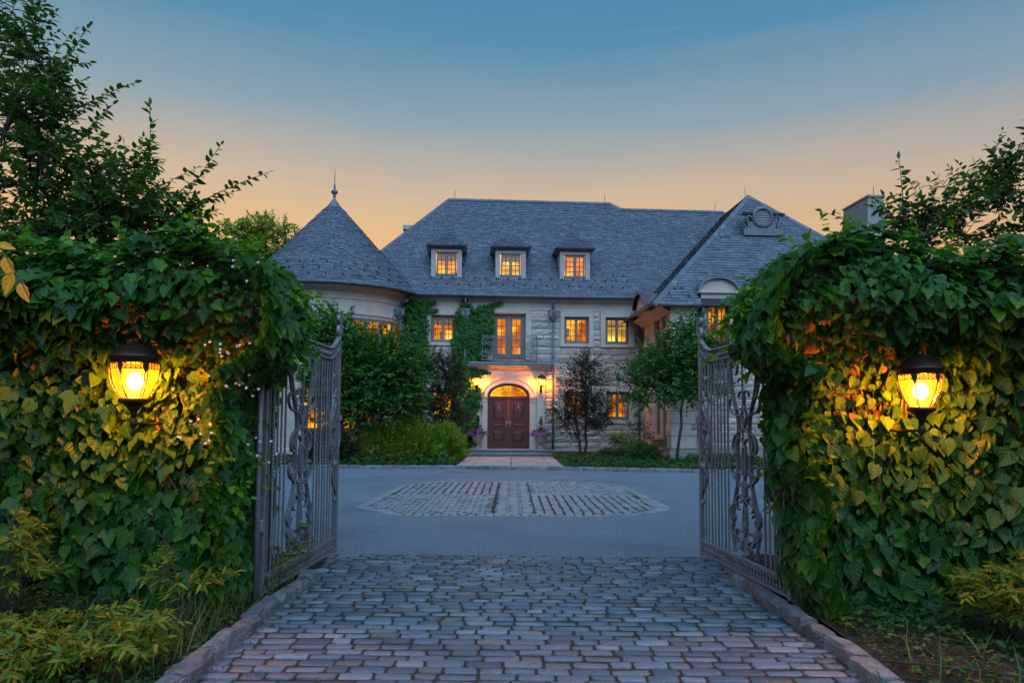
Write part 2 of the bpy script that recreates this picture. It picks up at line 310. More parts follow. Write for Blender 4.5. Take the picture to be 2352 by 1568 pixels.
def leafmesh(name, tp, fr, mat):
    V, F, UV = tp; p, t, n, s = fr; k = len(p)
    x = np.cross(t, n)
    co = p[:, None, :] + s[:, None, None] * (V[None, :, 0:1] * x[:, None, :] + V[None, :, 1:2] * t[:, None, :] + V[None, :, 2:3] * n[:, None, :])
    fa = (F[None] + (np.arange(k) * len(V))[:, None, None]).reshape(-1, 3)
    me = bpy.data.meshes.new(name); me.vertices.add(k * len(V)); me.vertices.foreach_set('co', co.astype(np.float32).ravel())
    nl = fa.size; me.loops.add(nl); me.loops.foreach_set('vertex_index', fa.ravel().astype(np.int32))
    me.polygons.add(len(fa)); me.polygons.foreach_set('loop_start', np.arange(0, nl, 3, dtype=np.int32))
    me.polygons.foreach_set('use_smooth', np.ones(len(fa), bool))
    uv = me.uv_layers.new(name='UVMap'); uv.data.foreach_set('uv', np.tile(UV[F.ravel()], (k, 1)).astype(np.float32).ravel())
    me.materials.append(mat); me.update(calc_edges=True); me.validate(); return me
def visible(p):
    q = p - np.array(CAMP); a = q @ np.array(r2); b = q @ np.array(u2); d = q @ np.array(fw)
    px = a / d * FPX - cd.shift_x; py = b / d * FPX - cd.shift_y
    return (d > .3) & (abs(px) < .5) & (abs(py) < .334), d
def foliage(parent, ls, tp, mat, name='foliage', leaves=0, leaf_name='leaf', origin=None, rank=None, kind=True):
    fr = ls.arr(); p, t, n, s = fr
    o3 = np.array(origin if origin is not None else parent.location)
    keep = np.ones(len(p), bool)
    if leaves:
        vis, d = visible(p); sc = np.where(vis, s / np.maximum(d, .3), -1)
        if rank is not None: sc = sc * rank
        idx = np.argsort(-sc)[:leaves]; idx = idx[sc[idx] > 0]; keep[idx] = False
        me = leafmesh(leaf_name, tp, (np.zeros((1, 3)), np.array([[0, 1., 0]]), np.array([[0, 0, 1.]]), np.ones(1)), mat)
        x = np.cross(t, n)
        for i in idx:
            o = link(leaf_name, me, parent); q = p[i] - o3
            o.matrix_local = Matrix(((x[i, 0] * s[i], t[i, 0] * s[i], n[i, 0] * s[i], q[0]), (x[i, 1] * s[i], t[i, 1] * s[i], n[i, 1] * s[i], q[1]), (x[i, 2] * s[i], t[i, 2] * s[i], n[i, 2] * s[i], q[2]), (0, 0, 0, 1)))
    o = link(name, leafmesh(name, tp, (p[keep] - o3, t[keep], n[keep], s[keep]), mat), parent)
    if kind: o['kind'] = 'stuff'
    return o
def bez(p0, p1, sag, k=6):
    t = np.linspace(0, 1, k)[:, None]; p0 = np.array(p0, float); p1 = np.array(p1, float)
    q = p0 * (1 - t) + p1 * t; q[:, 2] += (sag * 4 * t * (1 - t))[:, 0]; return q
def shoot(ls, tw, p0, p1, n, size, sag=.05, ang=1.0, r=.006, nup=(0, 0, 1), flat=.35, skip=.12, sizej=.25):
    """a twig with alternate leaves"""
    path = bez(p0, p1, sag)
    if tw is not None: tw.tube(path, list(np.linspace(r, r * .35, len(path))), 3, False)
    tt = np.linspace(skip, 1, n); k = len(path) - 1
    i = np.minimum((tt * k).astype(int), k - 1); f = (tt * k - i)[:, None]
    P = path[i] * (1 - f) + path[i + 1] * f; D = nrm(path[i + 1] - path[i])
    up_ = np.array(nup, float) + rng.normal(0, flat, (n, 3)); side = nrm(np.cross(D, up_))
    sg = np.where(np.arange(n) % 2 == 0, 1.0, -1.0)[:, None]
    Tt = D * math.cos(ang) + side * sg * math.sin(ang) + rng.normal(0, .18, (n, 3)) + np.array([0, 0, -.22]); Tt[-1] = D[-1]
    ls.add(P, Tt, up_ + rng.normal(0, .2, (n, 3)), size * (1 + rng.uniform(-sizej, sizej, n)) * np.where(tt > .9, .75, 1))
def tree(name, label, cat, base, blobs, nshoot, slen, nleaf, size, tp, mat, trunk=None, trunk_r=.1, leaves=0, upw=.35, extra=(), group=None, shell=.5, sag=.03, bark='bark', ang=1.0, flat=.35, limbs=7, clip=None):
    base = np.array(base, float); root = thing(name, label, cat, tuple(base), 0, group); ls = LS(); br = MB(); tk = MB()
    cen = np.mean([b[0] for b in blobs], 0)
    stems = trunk or [[base, base * .5 + cen * .5 + rng.normal(0, .1, 3), cen]]
    nodes = []
    for st in stems:
        st = np.array(st, float); pts = []
        for a, b in zip(st[:-1], st[1:]): pts += [a * (1 - q) + b * q for q in np.linspace(0, 1, 5)[:-1]]
        pts.append(st[-1]); pts = np.array(pts); pts[1:] += rng.normal(0, trunk_r * .35, (len(pts) - 1, 3))
        tk.tube(pts - base, list(np.linspace(trunk_r, trunk_r * .4, len(pts))), 8); nodes += list(pts[len(pts) // 3:])
    wts = np.array([b[1][0] * b[1][1] * b[1][2] for b in blobs]) ** .8; wts /= wts.sum()
    for c, r in blobs:                      # limbs
        c = np.array(c, float); r = np.array(r, float)
        for _ in range(max(2, limbs // len(blobs))):
            e = c + np.clip(rng.normal(0, .4, 3), -.55, .55) * r; a = nodes[int(np.argmin([np.linalg.norm(q - e) + rng.uniform(0, .6) for q in nodes[:60]]))]
            pa = bez(a, e, .12, 6); pa[1:-1] += rng.normal(0, .04, (4, 3)); br.tube(pa - base, list(np.linspace(trunk_r * .36, .007, 6)), 5); nodes += list(pa[2:])
    ND = np.array(nodes)
    tw2 = MB()
    for j in range(nshoot):
        c, r = blobs[rng.choice(len(blobs), p=wts)]; d = nrm(rng.normal(0, 1, 3)); d[2] = abs(d[2]) if rng.random() < .25 else d[2]
        rad = (rng.random() ** shell); q = np.array(c) + d * np.array(r) * rad
        dirn = nrm(d * np.array(r) / max(r) + np.array([0, 0, upw]) + rng.normal(0, .35, 3)); L_ = slen * rng.uniform(.6, 1.3)
        p0 = q - dirn * L_ * .5; p1 = q + dirn * L_ * .5
        if clip is not None and not clip(p1): continue
        shoot(ls, tw2, p0, p1, max(4, int(nleaf * rng.uniform(.7, 1.2))), size, sag, ang, flat=flat)
        if rng.random() < .5:
            a = ND[int(np.argmin(((ND - p0) ** 2).sum(1)))]; tw2.tube(bez(a, p0, .04, 4), [.011, .009, .007, .006], 3, False)
    for p0, p1, n in extra:
        a = ND[int(np.argmin(((ND - np.array(p0)) ** 2).sum(1)))]; br.tube(bez(a, p0, .05, 5) - base, [.02, .016, .013, .011, .009], 5)
        shoot(ls, tw2, p0, p1, n, size * 1.05, sag, ang, r=.009, flat=flat)
    tw2.v = [(x - base[0], y - base[1], z - base[2]) for x, y, z in tw2.v]
    tk.build('trunk', M[bark], root, True)
    if br.v: br.build('branches', M[bark], root, True)['kind'] = 'stuff'
    if tw2.v: tw2.build('twigs', M[bark], root)['kind'] = 'stuff'
    foliage(root, ls, tp, M[mat], 'crown', leaves)
    return root

# ================================================================== SETTING
HO = Vector((-0.17, 33.0, 0)); YAW = R(3.5)
HU = Vector((math.cos(YAW), math.sin(YAW), 0)); HV = Vector((-math.sin(YAW), math.cos(YAW), 0))
def HL(u, v, w): return HO + HU * u + HV * v + Vector((0, 0, w))
def plane(x0, x1, y0, y1, z): return MB().quad((x0, y0, z), (x1, y0, z), (x1, y1, z), (x0, y1, z))
def grid(x0, x1, y0, y1, nx, ny, zf):
    m = MB(); xs = np.linspace(x0, x1, nx + 1); ys = np.linspace(y0, y1, ny + 1)
    m.v = [(x, y, zf(x, y)) for y in ys for x in xs]
    m.f = [(j * (nx + 1) + i, j * (nx + 1) + i + 1, (j + 1) * (nx + 1) + i + 1, (j + 1) * (nx + 1) + i) for j in range(ny) for i in range(nx)]
    return m
struct('ground', plane(-900, 900, -300, 1500, -.12), M['lawn'])
struct('courtyard', plane(-26, 26, 8.55, 24.6, 0.0), M['asphalt'])

# ---- cobbles
def cobble_mesh(k, m):
    g = np.random.default_rng(100 + k); mb = MB(); n = 8
    c = np.array([(-.5, -.24), (-.40, -.5), (.40, -.5), (.5, -.24), (.5, .24), (.40, .5), (-.40, .5), (-.5, .24)]) + g.normal(0, .04, (8, 2))
    c[:, 0] = np.where(abs(c[:, 0]) > .455, np.sign(c[:, 0]) * .49, c[:, 0] * 1.08); 
    tilt = g.normal(0, .09, 2)
    for sc, z in ((1.0, -1), (1.0, -.12), (.965, .0)): mb.v += [(x * (sc if z > -.2 else 1), y * (sc ** 2 if z > -.2 else 1), z + (tilt[0] * x + tilt[1] * y if z > -.9 else 0)) for x, y in c]
    mb.v.append((g.normal(0, .04), g.normal(0, .04), .03))
    mb.f = [(j * n + i, j * n + (i + 1) % n, (j + 1) * n + (i + 1) % n, (j + 1) * n + i) for j in range(2) for i in range(n)] + [(16 + i, 16 + (i + 1) % n, 24) for i in range(n)]
    return mb.mesh('cobble', m, False)
def lay(parent, stones, m, name, nparts, h=.05, zb=0.0):
    """stones: (x,y,len,wid,rot) laid under parent; nearest ones are parts, the rest one mesh"""
    me = [cobble_mesh(k, m) for k in range(8)]
    for q in me: q.polygons.foreach_set('use_smooth', [True] * len(q.polygons))
    V = [np.array([v.co[:] for v in q.vertices]) for q in me]; F = [[tuple(p.vertices) for p in q.polygons] for q in me]
    stones = sorted(stones, key=lambda s: s[1]); rest = MB()
    for i, (x, y, l, w, r) in enumerate(stones):
        k = i * 5 % 8; z = zb + random.uniform(-.007, .007); rr = r + random.gauss(0, .018)
        if i < nparts and y > 3.9:
            o = link(name, me[k], parent, (x, y, z), rr, (l, w, h))
        else:
            c, s = math.cos(rr), math.sin(rr); v = V[k] * np.array([l, w, h])
            rest.add(np.stack([x + v[:, 0] * c - v[:, 1] * s, y + v[:, 0] * s + v[:, 1] * c, z + v[:, 2]], 1), F[k])
    if rest.v: rest.build(name + 's_beyond', m, parent, True)['kind'] = 'stuff'
drive = struct('driveway', plane(-2.5, 2.7, 2.4, 8.56, -.011), M['joint'])
st = []; y = 2.6; j = 0
while y < 8.52:
    wd = random.uniform(.108, .128); x = -2.0 - random.uniform(0, .2) if y < 7.1 else -2.45; xe = 2.24 if y < 7.1 else 2.65
    while x < xe:
        l = random.choice((.20, .225, .25, .265, .16)) * random.uniform(.93, 1.07)
        if x + l > xe + .06: l = max(.1, xe - x)
        st.append((x + l / 2, y + wd / 2 + .012 * math.sin(x * 1.7 + j), l - .015, wd - .029, 0)); x += l
    y += wd + .004; j += 1
lay(drive, [s for s in st if s[1] > 3.9] , M['cobble'], 'cobble', 300)
lay(drive, [s for s in st if s[1] <= 3.9], M['cobble'], 'near_cobble', 0)
# ---- the cobble panel in the middle of the court
oc = [(-2.0, 12.1), (2.05, 12.15), (3.1, 13.3), (3.0, 18.2), (2.15, 19.35), (-1.95, 19.25), (-2.85, 18.1), (-2.95, 13.25)]
def inoct(x, y, sh=0.0):
    for (a, b), (c, d) in zip(oc, oc[1:] + oc[:1]):
        e = math.hypot(c - a, d - b)
        if ((c - a) * (y - b) - (d - b) * (x - a)) / e < sh: return False
    return True
mb = MB(); mb.add([(.06 + (x - .06) * .965, 15.7 + (y - 15.7) * .965, .005) for x, y in oc], [tuple(range(8))]); rug = struct('cobble_panel', mb, M['joint'])
st = []
for (a, b), (c, d) in zip(oc, oc[1:] + oc[:1]):           # soldier border
    L_ = math.hypot(c - a, d - b); ux, uy = (c - a) / L_, (d - b) / L_; k = int(L_ / .155)
    for i in range(k):
        q = (i + .5) / k * L_; st.append((a + ux * q - uy * .13, b + uy * q + ux * .13, .23, .14, math.atan2(uy, ux) + math.pi / 2))
for i in range(47):                                     # centre band, stones across
    for jx in (-.17, .06, .29): st.append((jx + (i % 2) * .05 - .02, 12.42 + i * .145, .215, .128, 0))
XM, YM = .03, 15.7
for sx_, sy_ in ((-1, 1), (-1, -1), (1, 1), (1, -1)):
    along = (sx_ * sy_ < 0)
    xs0, xs1 = (-2.95, -.30) if sx_ < 0 else (.43, 3.1); ys0, ys1 = (YM, 19.3) if sy_ > 0 else (12.1, YM)
    pu, pv = (.15, .25) if along else (.25, .15)
    if along: pu, pv = .175, .25
    x = xs0; row = 0
    yy = ys0
    while yy < ys1 - .05:
        xx = xs0 + (row % 2) * (0 if along else .12)
        while xx < xs1:
            cx_, cy_ = xx + pu / 2, yy + pv / 2
            if inoct(cx_, cy_, .27) and cx_ < xs1 - pu * .3:
                if along: st.append((cx_, cy_, pv - .012, pu - .035, math.pi / 2))
                else: st.append((cx_, cy_, pu - .03, pv - .022, 0))
            xx += pu
        yy += pv; row += 1
for s_ in range(len(st)):
    x, y, l, w, r = st[s_]; st[s_] = (x + random.gauss(0, .006), y + random.gauss(0, .006), l * random.uniform(.9, 1.02), w * random.uniform(.9, 1.03), r)
lay(rug, st, M['cobble_rug'], 'cobble', 300, .035, .014)

# ---- kerbs
def rough_block(l, w, h, seed, amp=.012, bev=.025):
    g = np.random.default_rng(seed); mb = MB(); nx = 4
    xs = np.linspace(-l / 2, l / 2, nx)
    sec = [(-w / 2, -h), (-w / 2, h - bev), (-w / 2 + bev, h), (w / 2 - bev, h), (w / 2, h - bev), (w / 2, -h)]
    for i, x in enumerate(xs):
        e = .93 if i in (0, nx - 1) else 1.0
        for (y, z) in sec: mb.v.append((x + g.normal(0, amp * .4), y * e + g.normal(0, amp), z * (e if z > 0 else 1) + g.normal(0, amp * .8)))
    n = len(sec)
    mb.f = [(i * n + j, i * n + j + 1, (i + 1) * n + j + 1, (i + 1) * n + j) for i in range(nx - 1) for j in range(n - 1)] + [tuple(range(n))[::-1], tuple((nx - 1) * n + j for j in range(n))]
    return mb
for nm, x0, sg in (('driveway_kerb_left', -2.03, -1), ('driveway_kerb_right', 2.34, 1)):
    root = None; y = 3.0; k = 0
    root = struct(nm, plane(x0 - .10, x0 + .10, 2.9, 7.2, -.02), M['joint'])
    while y < 7.0:
        l = random.uniform(.36, .52); bend = 0.0
        ob = rough_block(l - .02, .15, .09 + random.uniform(-.012, .012), 300 + k + (50 if sg > 0 else 0)).mesh('kerb_stone', M['kerb'], False)
        link('kerb_stone', ob, root, (x0 + random.gauss(0, .012) + bend, y + l / 2, 0), math.pi / 2 + random.gauss(0, .03)); y += l; k += 1
kc = struct('courtyard_kerb', plane(-16, 16, 24.20, 24.5, -.03), M['joint'])
kx = [-16, -6, -1.9, 1.9, 6.2, 10, 16]; ky = [24.0, 24.16, 24.37, 24.12, 23.3, 22.7, 21.8]
x = -11.5; me = [rough_block(.40, .2, .12, 400 + i, .012).mesh('kerb_block', M['kerb_far']) for i in range(6)]
k = 0
while x < 12.5:
    l = random.uniform(.34, .46); yv = np.interp(x + l / 2, kx, ky); sl_ = (np.interp(x + l, kx, ky) - np.interp(x, kx, ky)) / l
    link('kerb_block', me[k % 6], kc, (x + l / 2, yv, .01), math.atan(sl_) + random.gauss(0, .02), (l / .41, 1, random.uniform(.95, 1.08))); x += l; k += 1
# ---- planting beds
def bedz(x, y):
    ke = np.interp(x, kx, ky); return .06 + max(0, min(1, (y - ke) / 7)) * .22 + .03 * math.sin(x * 2.1 + y)
bedm = MB()
for x0, x1 in ((-16, -1.95), (1.85, 16)):
    nx = 40; ny = 10; k0 = len(bedm.v)
    for j in range(ny + 1):
        for i in range(nx + 1):
            x = x0 + (x1 - x0) * i / nx; ke = float(np.interp(x, kx, ky)) + .08; yv = ke + (33.6 - ke) * j / ny; bedm.v.append((x, yv, bedz(x, yv) if j else .02))
    bedm.f += [(k0 + j * (nx + 1) + i, k0 + j * (nx + 1) + i + 1, k0 + (j + 1) * (nx + 1) + i + 1, k0 + (j + 1) * (nx + 1) + i) for j in range(ny) for i in range(nx)]
struct('planting_bed', bedm, M['soil'], True)
def vz(x, y): return .06 + .05 * math.sin(x * 3.1 + y * 2.3) * .5 + .02 * math.sin(7 * x) + min(.12, max(0, abs(x) - 2.6) * .06)
struct('verge_left', grid(-9, -2.11, 2.2, 8.2, 40, 30, vz), M['soil'], True)
struct('verge_right', grid(2.45, 9, 2.2, 8.2, 40, 30, vz), M['soil'], True)
# ---- flagstone landing
ld = struct('entrance_landing', MB().quad((-1.95, 24.3, .075), (1.95, 24.15, .075), (2.1, 32.0, .085), (-2.05, 31.8, .085)), M['mortar'])
k = 0
def slab(poly, h=.11, name='slab'):
    mb = MB(); n = len(poly); c = np.mean(poly, 0); pr = [tuple(c + (np.array(p) - c) * .985) for p in poly]
    mb.add([(x, y, .06) for x, y in poly] + [(x, y, h) for x, y in pr], [tuple(range(n, 2 * n))] + [(i, (i + 1) % n, (i + 1) % n + n, i + n) for i in range(n)])
    mb.build(name, M['slab'], ld)
for i in range(8):                        # border slabs
    for xa, xb in ((-1.93, -1.40), (1.40, 1.93)): slab([(xa, 24.55 + i * .9), (xb, 24.55 + i * .9), (xb, 25.43 + i * .9), (xa, 25.43 + i * .9)])
for (ax, ay) in ((-.70, 26.3), (.70, 26.3), (-.70, 29.6), (.70, 29.6)):
    hx, hy = .68, 1.6
    slab([(ax - hx, ay), (ax, ay - hy), (ax + hx, ay), (ax, ay + hy)])
    for sx_, sy_ in ((-1, -1), (1, -1), (1, 1), (-1, 1)):
        t3 = [(ax + sx_ * hx, ay + sy_ * .06), (ax + sx_ * hx, ay + sy_ * hy), (ax + sx_ * .03, ay + sy_ * hy)]
        slab(t3 if sx_ * sy_ > 0 else t3[::-1])
for i in range(4): slab([(-1.38 + i * .69, 31.25), (-.70 + i * .69, 31.25), (-.70 + i * .69, 31.75), (-1.38 + i * .69, 31.75)])

# ================================================================== HOUSE
house = thing('mansion', 'grey stone mansion with slate roof, round turret and glowing windows behind the courtyard', 'house', tuple(HO), YAW)
H = house
def hb(name, mat, mb, smooth=False, parent=None, **k): return mb.build(name, M[mat], parent or H, smooth, **k)
holes = []   # (u0,u1,w0,w1) of dressed surrounds on the main front
def window_pieces(holder, W_, H_, cols=2, rows=4, depth=.10, room='room', sash=.07, mull=.06, roomd=.7, shallow=False, curtains=False, sashes=2, ft=.07, valance=False, blind=False, lamp=False, inside=()):
    """local: x centred, z from 0..H_, y=0 outer face of the wooden frame (into house +y)"""
    f = MB(); f.box(-W_ / 2, -W_ / 2 + ft, 0, depth, 0, H_); f.box(W_ / 2 - ft, W_ / 2, 0, depth, 0, H_); f.box(-W_ / 2 + ft, W_ / 2 - ft, 0, depth, 0, ft); f.box(-W_ / 2 + ft, W_ / 2 - ft, 0, depth, H_ - ft, H_)
    iw = (W_ - 2 * ft) / sashes
    hold = holder(f) if callable(holder) else holder
    pme = None
    for s in range(sashes):
        x0 = -W_ / 2 + ft + s * iw; x1 = x0 + iw; z0, z1 = ft, H_ - ft; q = MB(); y0, y1 = .015, .065
        q.box(x0 + .004, x0 + sash, y0, y1, z0, z1); q.box(x1 - sash, x1 - .004, y0, y1, z0, z1); q.box(x0 + sash, x1 - sash, y0, y1, z0, z0 + sash * 1.2); q.box(x0 + sash, x1 - sash, y0, y1, z1 - sash, z1)
        q.build('sash', M['frame'], hold)
        gx0, gx1, gz0, gz1 = x0 + sash, x1 - sash, z0 + sash * 1.2, z1 - sash
        b = MB(); mw = .026
        for i in range(1, cols): xm = gx0 + (gx1 - gx0) * i / cols; b.box(xm - mw / 2, xm + mw / 2, .02, .05, gz0, gz1)
        for i in range(1, rows): zm = gz0 + (gz1 - gz0) * i / rows; b.box(gx0, gx1, .022, .048, zm - mw / 2, zm + mw / 2)
        b.build('muntins', M['dark'], hold)
        pw, ph = (gx1 - gx0) / cols, (gz1 - gz0) / rows
        if pme is None: pme = MB().quad((0, 0, 0), (pw, 0, 0), (pw, 0, ph), (0, 0, ph)).mesh('pane', M['pane'])
        for i in range(cols):
            for j in range(rows): link('pane', pme, hold, (gx0 + i * pw, .036, gz0 + j * ph))
        if valance:
            c = MB(); k = 24; zv = gz1 - gz0
            for zz_ in range(4):
                for i in range(k + 1): c.v.append((gx0 + (gx1 - gx0) * i / k, .10 + .012 * math.sin(i * 1.9), gz1 - zv * (.30 + .05 * math.cos(i * math.pi / 6)) * zz_ / 3))
            c.f = [(r * (k + 1) + i, r * (k + 1) + i + 1, (r + 1) * (k + 1) + i + 1, (r + 1) * (k + 1) + i) for r in range(3) for i in range(k)]
            c.build('valance', M['curtain'], hold, True)
        if blind:
            c = MB()
            for i in range(9): zb_ = gz1 - .04 - i * .075; c.quad((gx0, .09, zb_), (gx1, .09, zb_), (gx1, .12, zb_ - .045), (gx0, .12, zb_ - .045))
            c.build('blind', M['curtain'], hold)
        if lamp and s == 1: MB().lathe([(0, 0), (.10, .02), (.13, .09), (.09, .16), (.02, .18), (0, .2)], 12, (gx0 + .2, .08, gz0 + .30)).build('lamp_glow', M['bulb'], hold, True)
        if curtains:
            c = MB(); k = 12; sgn = 1 if s == 0 else -1; xa = gx0 if s == 0 else gx1; ww = (gx1 - gx0) * .75
            for zz_ in range(9):
                t = zz_ / 8; wid = ww * (1 - .75 * math.sin(t * math.pi * .5))if t < 1 else ww * .2
                for i in range(k + 1): c.v.append((xa + sgn * wid * i / k, .12 + .02 * math.sin(i * 2.2), gz1 - (gz1 - gz0) * t))
            c.f = [(r * (k + 1) + i, r * (k + 1) + i + 1, (r + 1) * (k + 1) + i + 1, (r + 1) * (k + 1) + i) for r in range(8) for i in range(k)]
            c.build('curtain', M['curtain'], hold, True)
    r = MB(); a, b_ = W_ / 2 - .01, (depth + .02 if shallow else roomd)
    if shallow: r.quad((-a, depth, .02), (a, depth, .02), (a, depth, H_ - .02), (-a, depth, H_ - .02))
    else:
        a2 = a + .25
        r.quad((-a2, b_, -.3), (a2, b_, -.3), (a2, b_, H_ + .2), (-a2, b_, H_ + .2)); r.quad((-a, depth, 0), (-a2, b_, -.3), (-a2, b_, H_ + .2), (-a, depth, H_)); r.quad((a, depth, 0), (a2, b_, -.3), (a2, b_, H_ + .2), (a, depth, H_))
        r.quad((-a, depth, 0), (a, depth, 0), (a2, b_, -.3), (-a2, b_, -.3)); r.quad((-a, depth, H_), (a, depth, H_), (a2, b_, H_ + .2), (-a2, b_, H_ + .2))
    r.build('lit_room', M[room], hold)
    for (x0, x1, z0, z1, mt) in inside: MB().box(x0 * W_, x1 * W_, .42, .46, z0 * H_, z1 * H_).build('furnishing', M[mt], hold)
    return hold
def window(u0, u1, w0, w1, v=.10, rz=0, name='window', **k):
    return window_pieces(lambda f: f.build(name, M['frame'], H, False, loc=((u0 + u1) / 2, v, w0), rz=rz), u1 - u0, w1 - w0, **k)
def surround(u0, u1, w0, w1, a0, a1, b0, b1, v0=-.085, v1=.16, name='window_surround'):
    """dressed stone frame: outer u0..w1, opening a0..b1"""
    m = MB()
    m.box(u0, a0, v0, v1, w0, w1); m.box(a1, u1, v0, v1, w0, w1); m.box(a0, a1, v0, v1, b1, w1)
    if b0 > w0 + .01: m.box(a0, a1, v0 - .03, v1, w0, b0)
    hb(name, 'lime', m); holes.append((u0, u1, w0, w1))
for (a0, a1, b0, b1, o0, o1, p0, p1, kw) in (
        (2.67, 3.87, 5.42, 6.72, 2.48, 4.08, 5.27, 6.99, dict(inside=((.16, .48, .0, .86, 'inner_door'), (-.40, -.22, .30, .62, 'curtain'), (.22, .42, .1, .4, 'room_deep')))), (4.66, 5.82, 5.42, 6.72, 4.42, 6.06, 5.27, 6.99, dict(room='room_pale', blind=True)),
        (-3.68, -2.54, 5.40, 6.70, -3.88, -2.34, 5.25, 6.99, dict(room='room_deep', valance=True, inside=((-.42, -.30, .25, .6, 'inner_door'), (.12, .40, .0, .5, 'room_pale'), (-.16, -.05, .1, .45, 'curtain')))),
        (2.67, 3.87, 1.80, 3.15, 2.48, 4.08, 1.62, 3.40, dict(room='room_dim', curtains=True)), (4.68, 5.84, 1.80, 3.15, 4.44, 6.08, 1.62, 3.40, dict(room='room_dim', curtains=True)),
        (-3.66, -2.52, 1.80, 3.15, -3.88, -2.34, 1.62, 3.40, dict(room='room'))):
    surround(o0, o1, p0, p1, a0, a1, b0, b1); window(a0, a1, b0, b1, **kw)
surround(-1.02, 1.09, 4.62, 7.02, -.75, .82, 4.62, 6.83); window(-.75, .82, 4.63, 6.82, v=.14, name='french_door', rows=5, sash=.16, ft=.08, room='room', inside=((-.45, -.12, .70, .95, 'room_deep'), (.1, .45, .78, .95, 'room_deep'), (.30, .40, .3, .5, 'inner_door')))

# ---- door surround, door
DU = .03
holes.append((-1.72, 1.74, .36, 4.50))
for xa, xb in ((DU - 1.75, DU - 1.32), (DU + 1.32, DU + 1.72)): hb('outer_pilaster', 'lime', MB().box(xa, xb, -.14, .05, .62, 3.80))
m = MB(); na = 26; aw, ah, wb = 1.0, .60, 2.88                  # arch wall panel
top = 3.80; pts = [(DU + aw * math.cos(math.pi * i / na), wb + ah * math.sin(math.pi * i / na)) for i in range(na + 1)]
for (xa, za), (xb, zb) in zip(pts[:-1], pts[1:]):
    m.quad((xa, -.10, za), (xa, -.10, top), (xb, -.10, top), (xb, -.10, zb)); m.quad((xa, -.10, za), (xb, -.10, zb), (xb, .22, zb), (xa, .22, za))
for s in (-1, 1):
    xa, xb = sorted((DU + s * 1.0, DU + s * 1.32)); m.box(xa, xb, -.10, .22, .40, top)
hb('arch_panel', 'lime', m)
m = MB()                                                # archivolt moulding
for k_, (ra, rb, yv) in enumerate(((1.03, 1.20, -.13), (1.22, 1.26, -.16))):
    P0 = [(DU + ra * math.cos(math.pi * i / na), wb + (ah + ra - 1.0) * math.sin(math.pi * i / na)) for i in range(na + 1)]; P1 = [(DU + rb * math.cos(math.pi * i / na), wb + (ah + rb - 1.0) * math.sin(math.pi * i / na)) for i in range(na + 1)]
    for i in range(na):
        a, b, c, d = P0[i], P1[i], P1[i + 1], P0[i + 1]
        m.quad((*a[:1], yv, a[1]), (b[0], yv, b[1]), (c[0], yv, c[1]), (d[0], yv, d[1])); m.quad((a[0], yv, a[1]), (d[0], yv, d[1]), (d[0], -.09, d[1]), (a[0], -.09, a[1])); m.quad((b[0], yv, b[1]), (b[0], -.09, b[1]), (c[0], -.09, c[1]), (c[0], yv, c[1]))
hb('archivolt', 'lime', m)
for s in (-1, 1):
    a, b = sorted((DU + s * 1.03, DU + s * 1.27)); m = MB(); m.box(a, b, -.17, -.102, .66, 2.62); m.box(a - .02, b + .02, -.20, -.103, 2.62, 2.68); m.box(a, b, -.18, -.101, 2.68, 2.80); m.box(a - .04, b + .04, -.23, -.104, 2.80, 2.88); m.box(a - .03, b + .03, -.22, -.105, .40, .66)
    hb('pilaster', 'lime', m)
    a, b = sorted((DU + s * 1.33, DU + s * 1.71)); m = MB(); m.box(a, b, -.21, -.0, .40, .62); m.box(a + .03, b - .03, -.17, -.142, .75, 3.45); m.box(a - .02, b + .02, -.20, -.143, 3.62, 3.79); hb('pilaster_block', 'lime', m)
m = MB(); m.box(DU - 1.74, DU + 1.73, -.17, .0, 3.802, 3.86); m.box(DU - 1.70, DU + 1.69, -.14, .0, 3.86, 4.12); hb('entablature', 'lime', m)
m = MB(); m.prof([(0, 4.12), (-.18, 4.12), (-.22, 4.17), (-.30, 4.19), (-.36, 4.28), (-.50, 4.30), (-.50, 4.36), (0, 4.36)], DU - 1.95, DU + 1.97); hb('door_cornice', 'lime', m)
m = MB(); m.prof([(0.02, 4.36), (-.56, 4.36), (-.56, 4.40), (-.50, 4.47), (0.02, 4.53)], DU - 1.9, DU + 2.05); hb('lead_canopy', 'lead', m)
# door
m = MB(); m.box(DU - 1.0, DU - .93, .05, .20, .41, 2.88); m.box(DU + .93, DU + 1.0, .05, .20, .41, 2.88); m.box(DU - .93, DU + .93, .06, .2, 2.77, 2.88); m.box(DU - .99, DU + .99, .02, .2, .40, .445)
for i in range(na):
    (xa, za), (xb, zb) = pts[i], pts[i + 1]; k_ = .87
    f = lambda x, z: (DU + (x - DU) * k_, wb + (z - wb) * (k_ - .02))
    (xc, zc), (xd, zd) = f(xa, za), f(xb, zb); m.quad((xa, .06, za), (xb, .06, zb), (xd, .06, zd), (xc, .06, zc)); m.quad((xc, .06, zc), (xd, .06, zd), (xd, .2, zd), (xc, .2, zc))
df = hb('door_frame', 'door', m)
m = MB(); q = [(DU + (x - DU) * .87, wb + (z - wb) * .85) for x, z in pts]
m.add([(x, .12, z) for x, z in q], [tuple(range(len(q)))]); hb('fanlight_glass', 'pane', m, parent=df)
m = MB(); m.quad((DU - .9, .30, wb - .05), (DU + .9, .30, wb - .05), (DU + .9, .30, wb + .55), (DU - .9, .30, wb + .55)); hb('lit_room', 'room', m, parent=df)
m = MB()
for a in (18, 42, 66, 90, 114, 138, 162):
    m.strap([(DU + t * .87 * math.cos(R(a)), wb + .03 + t * .49 * math.sin(R(a))) for t in np.linspace(.1, 1, 5)], .014, .02, .11)
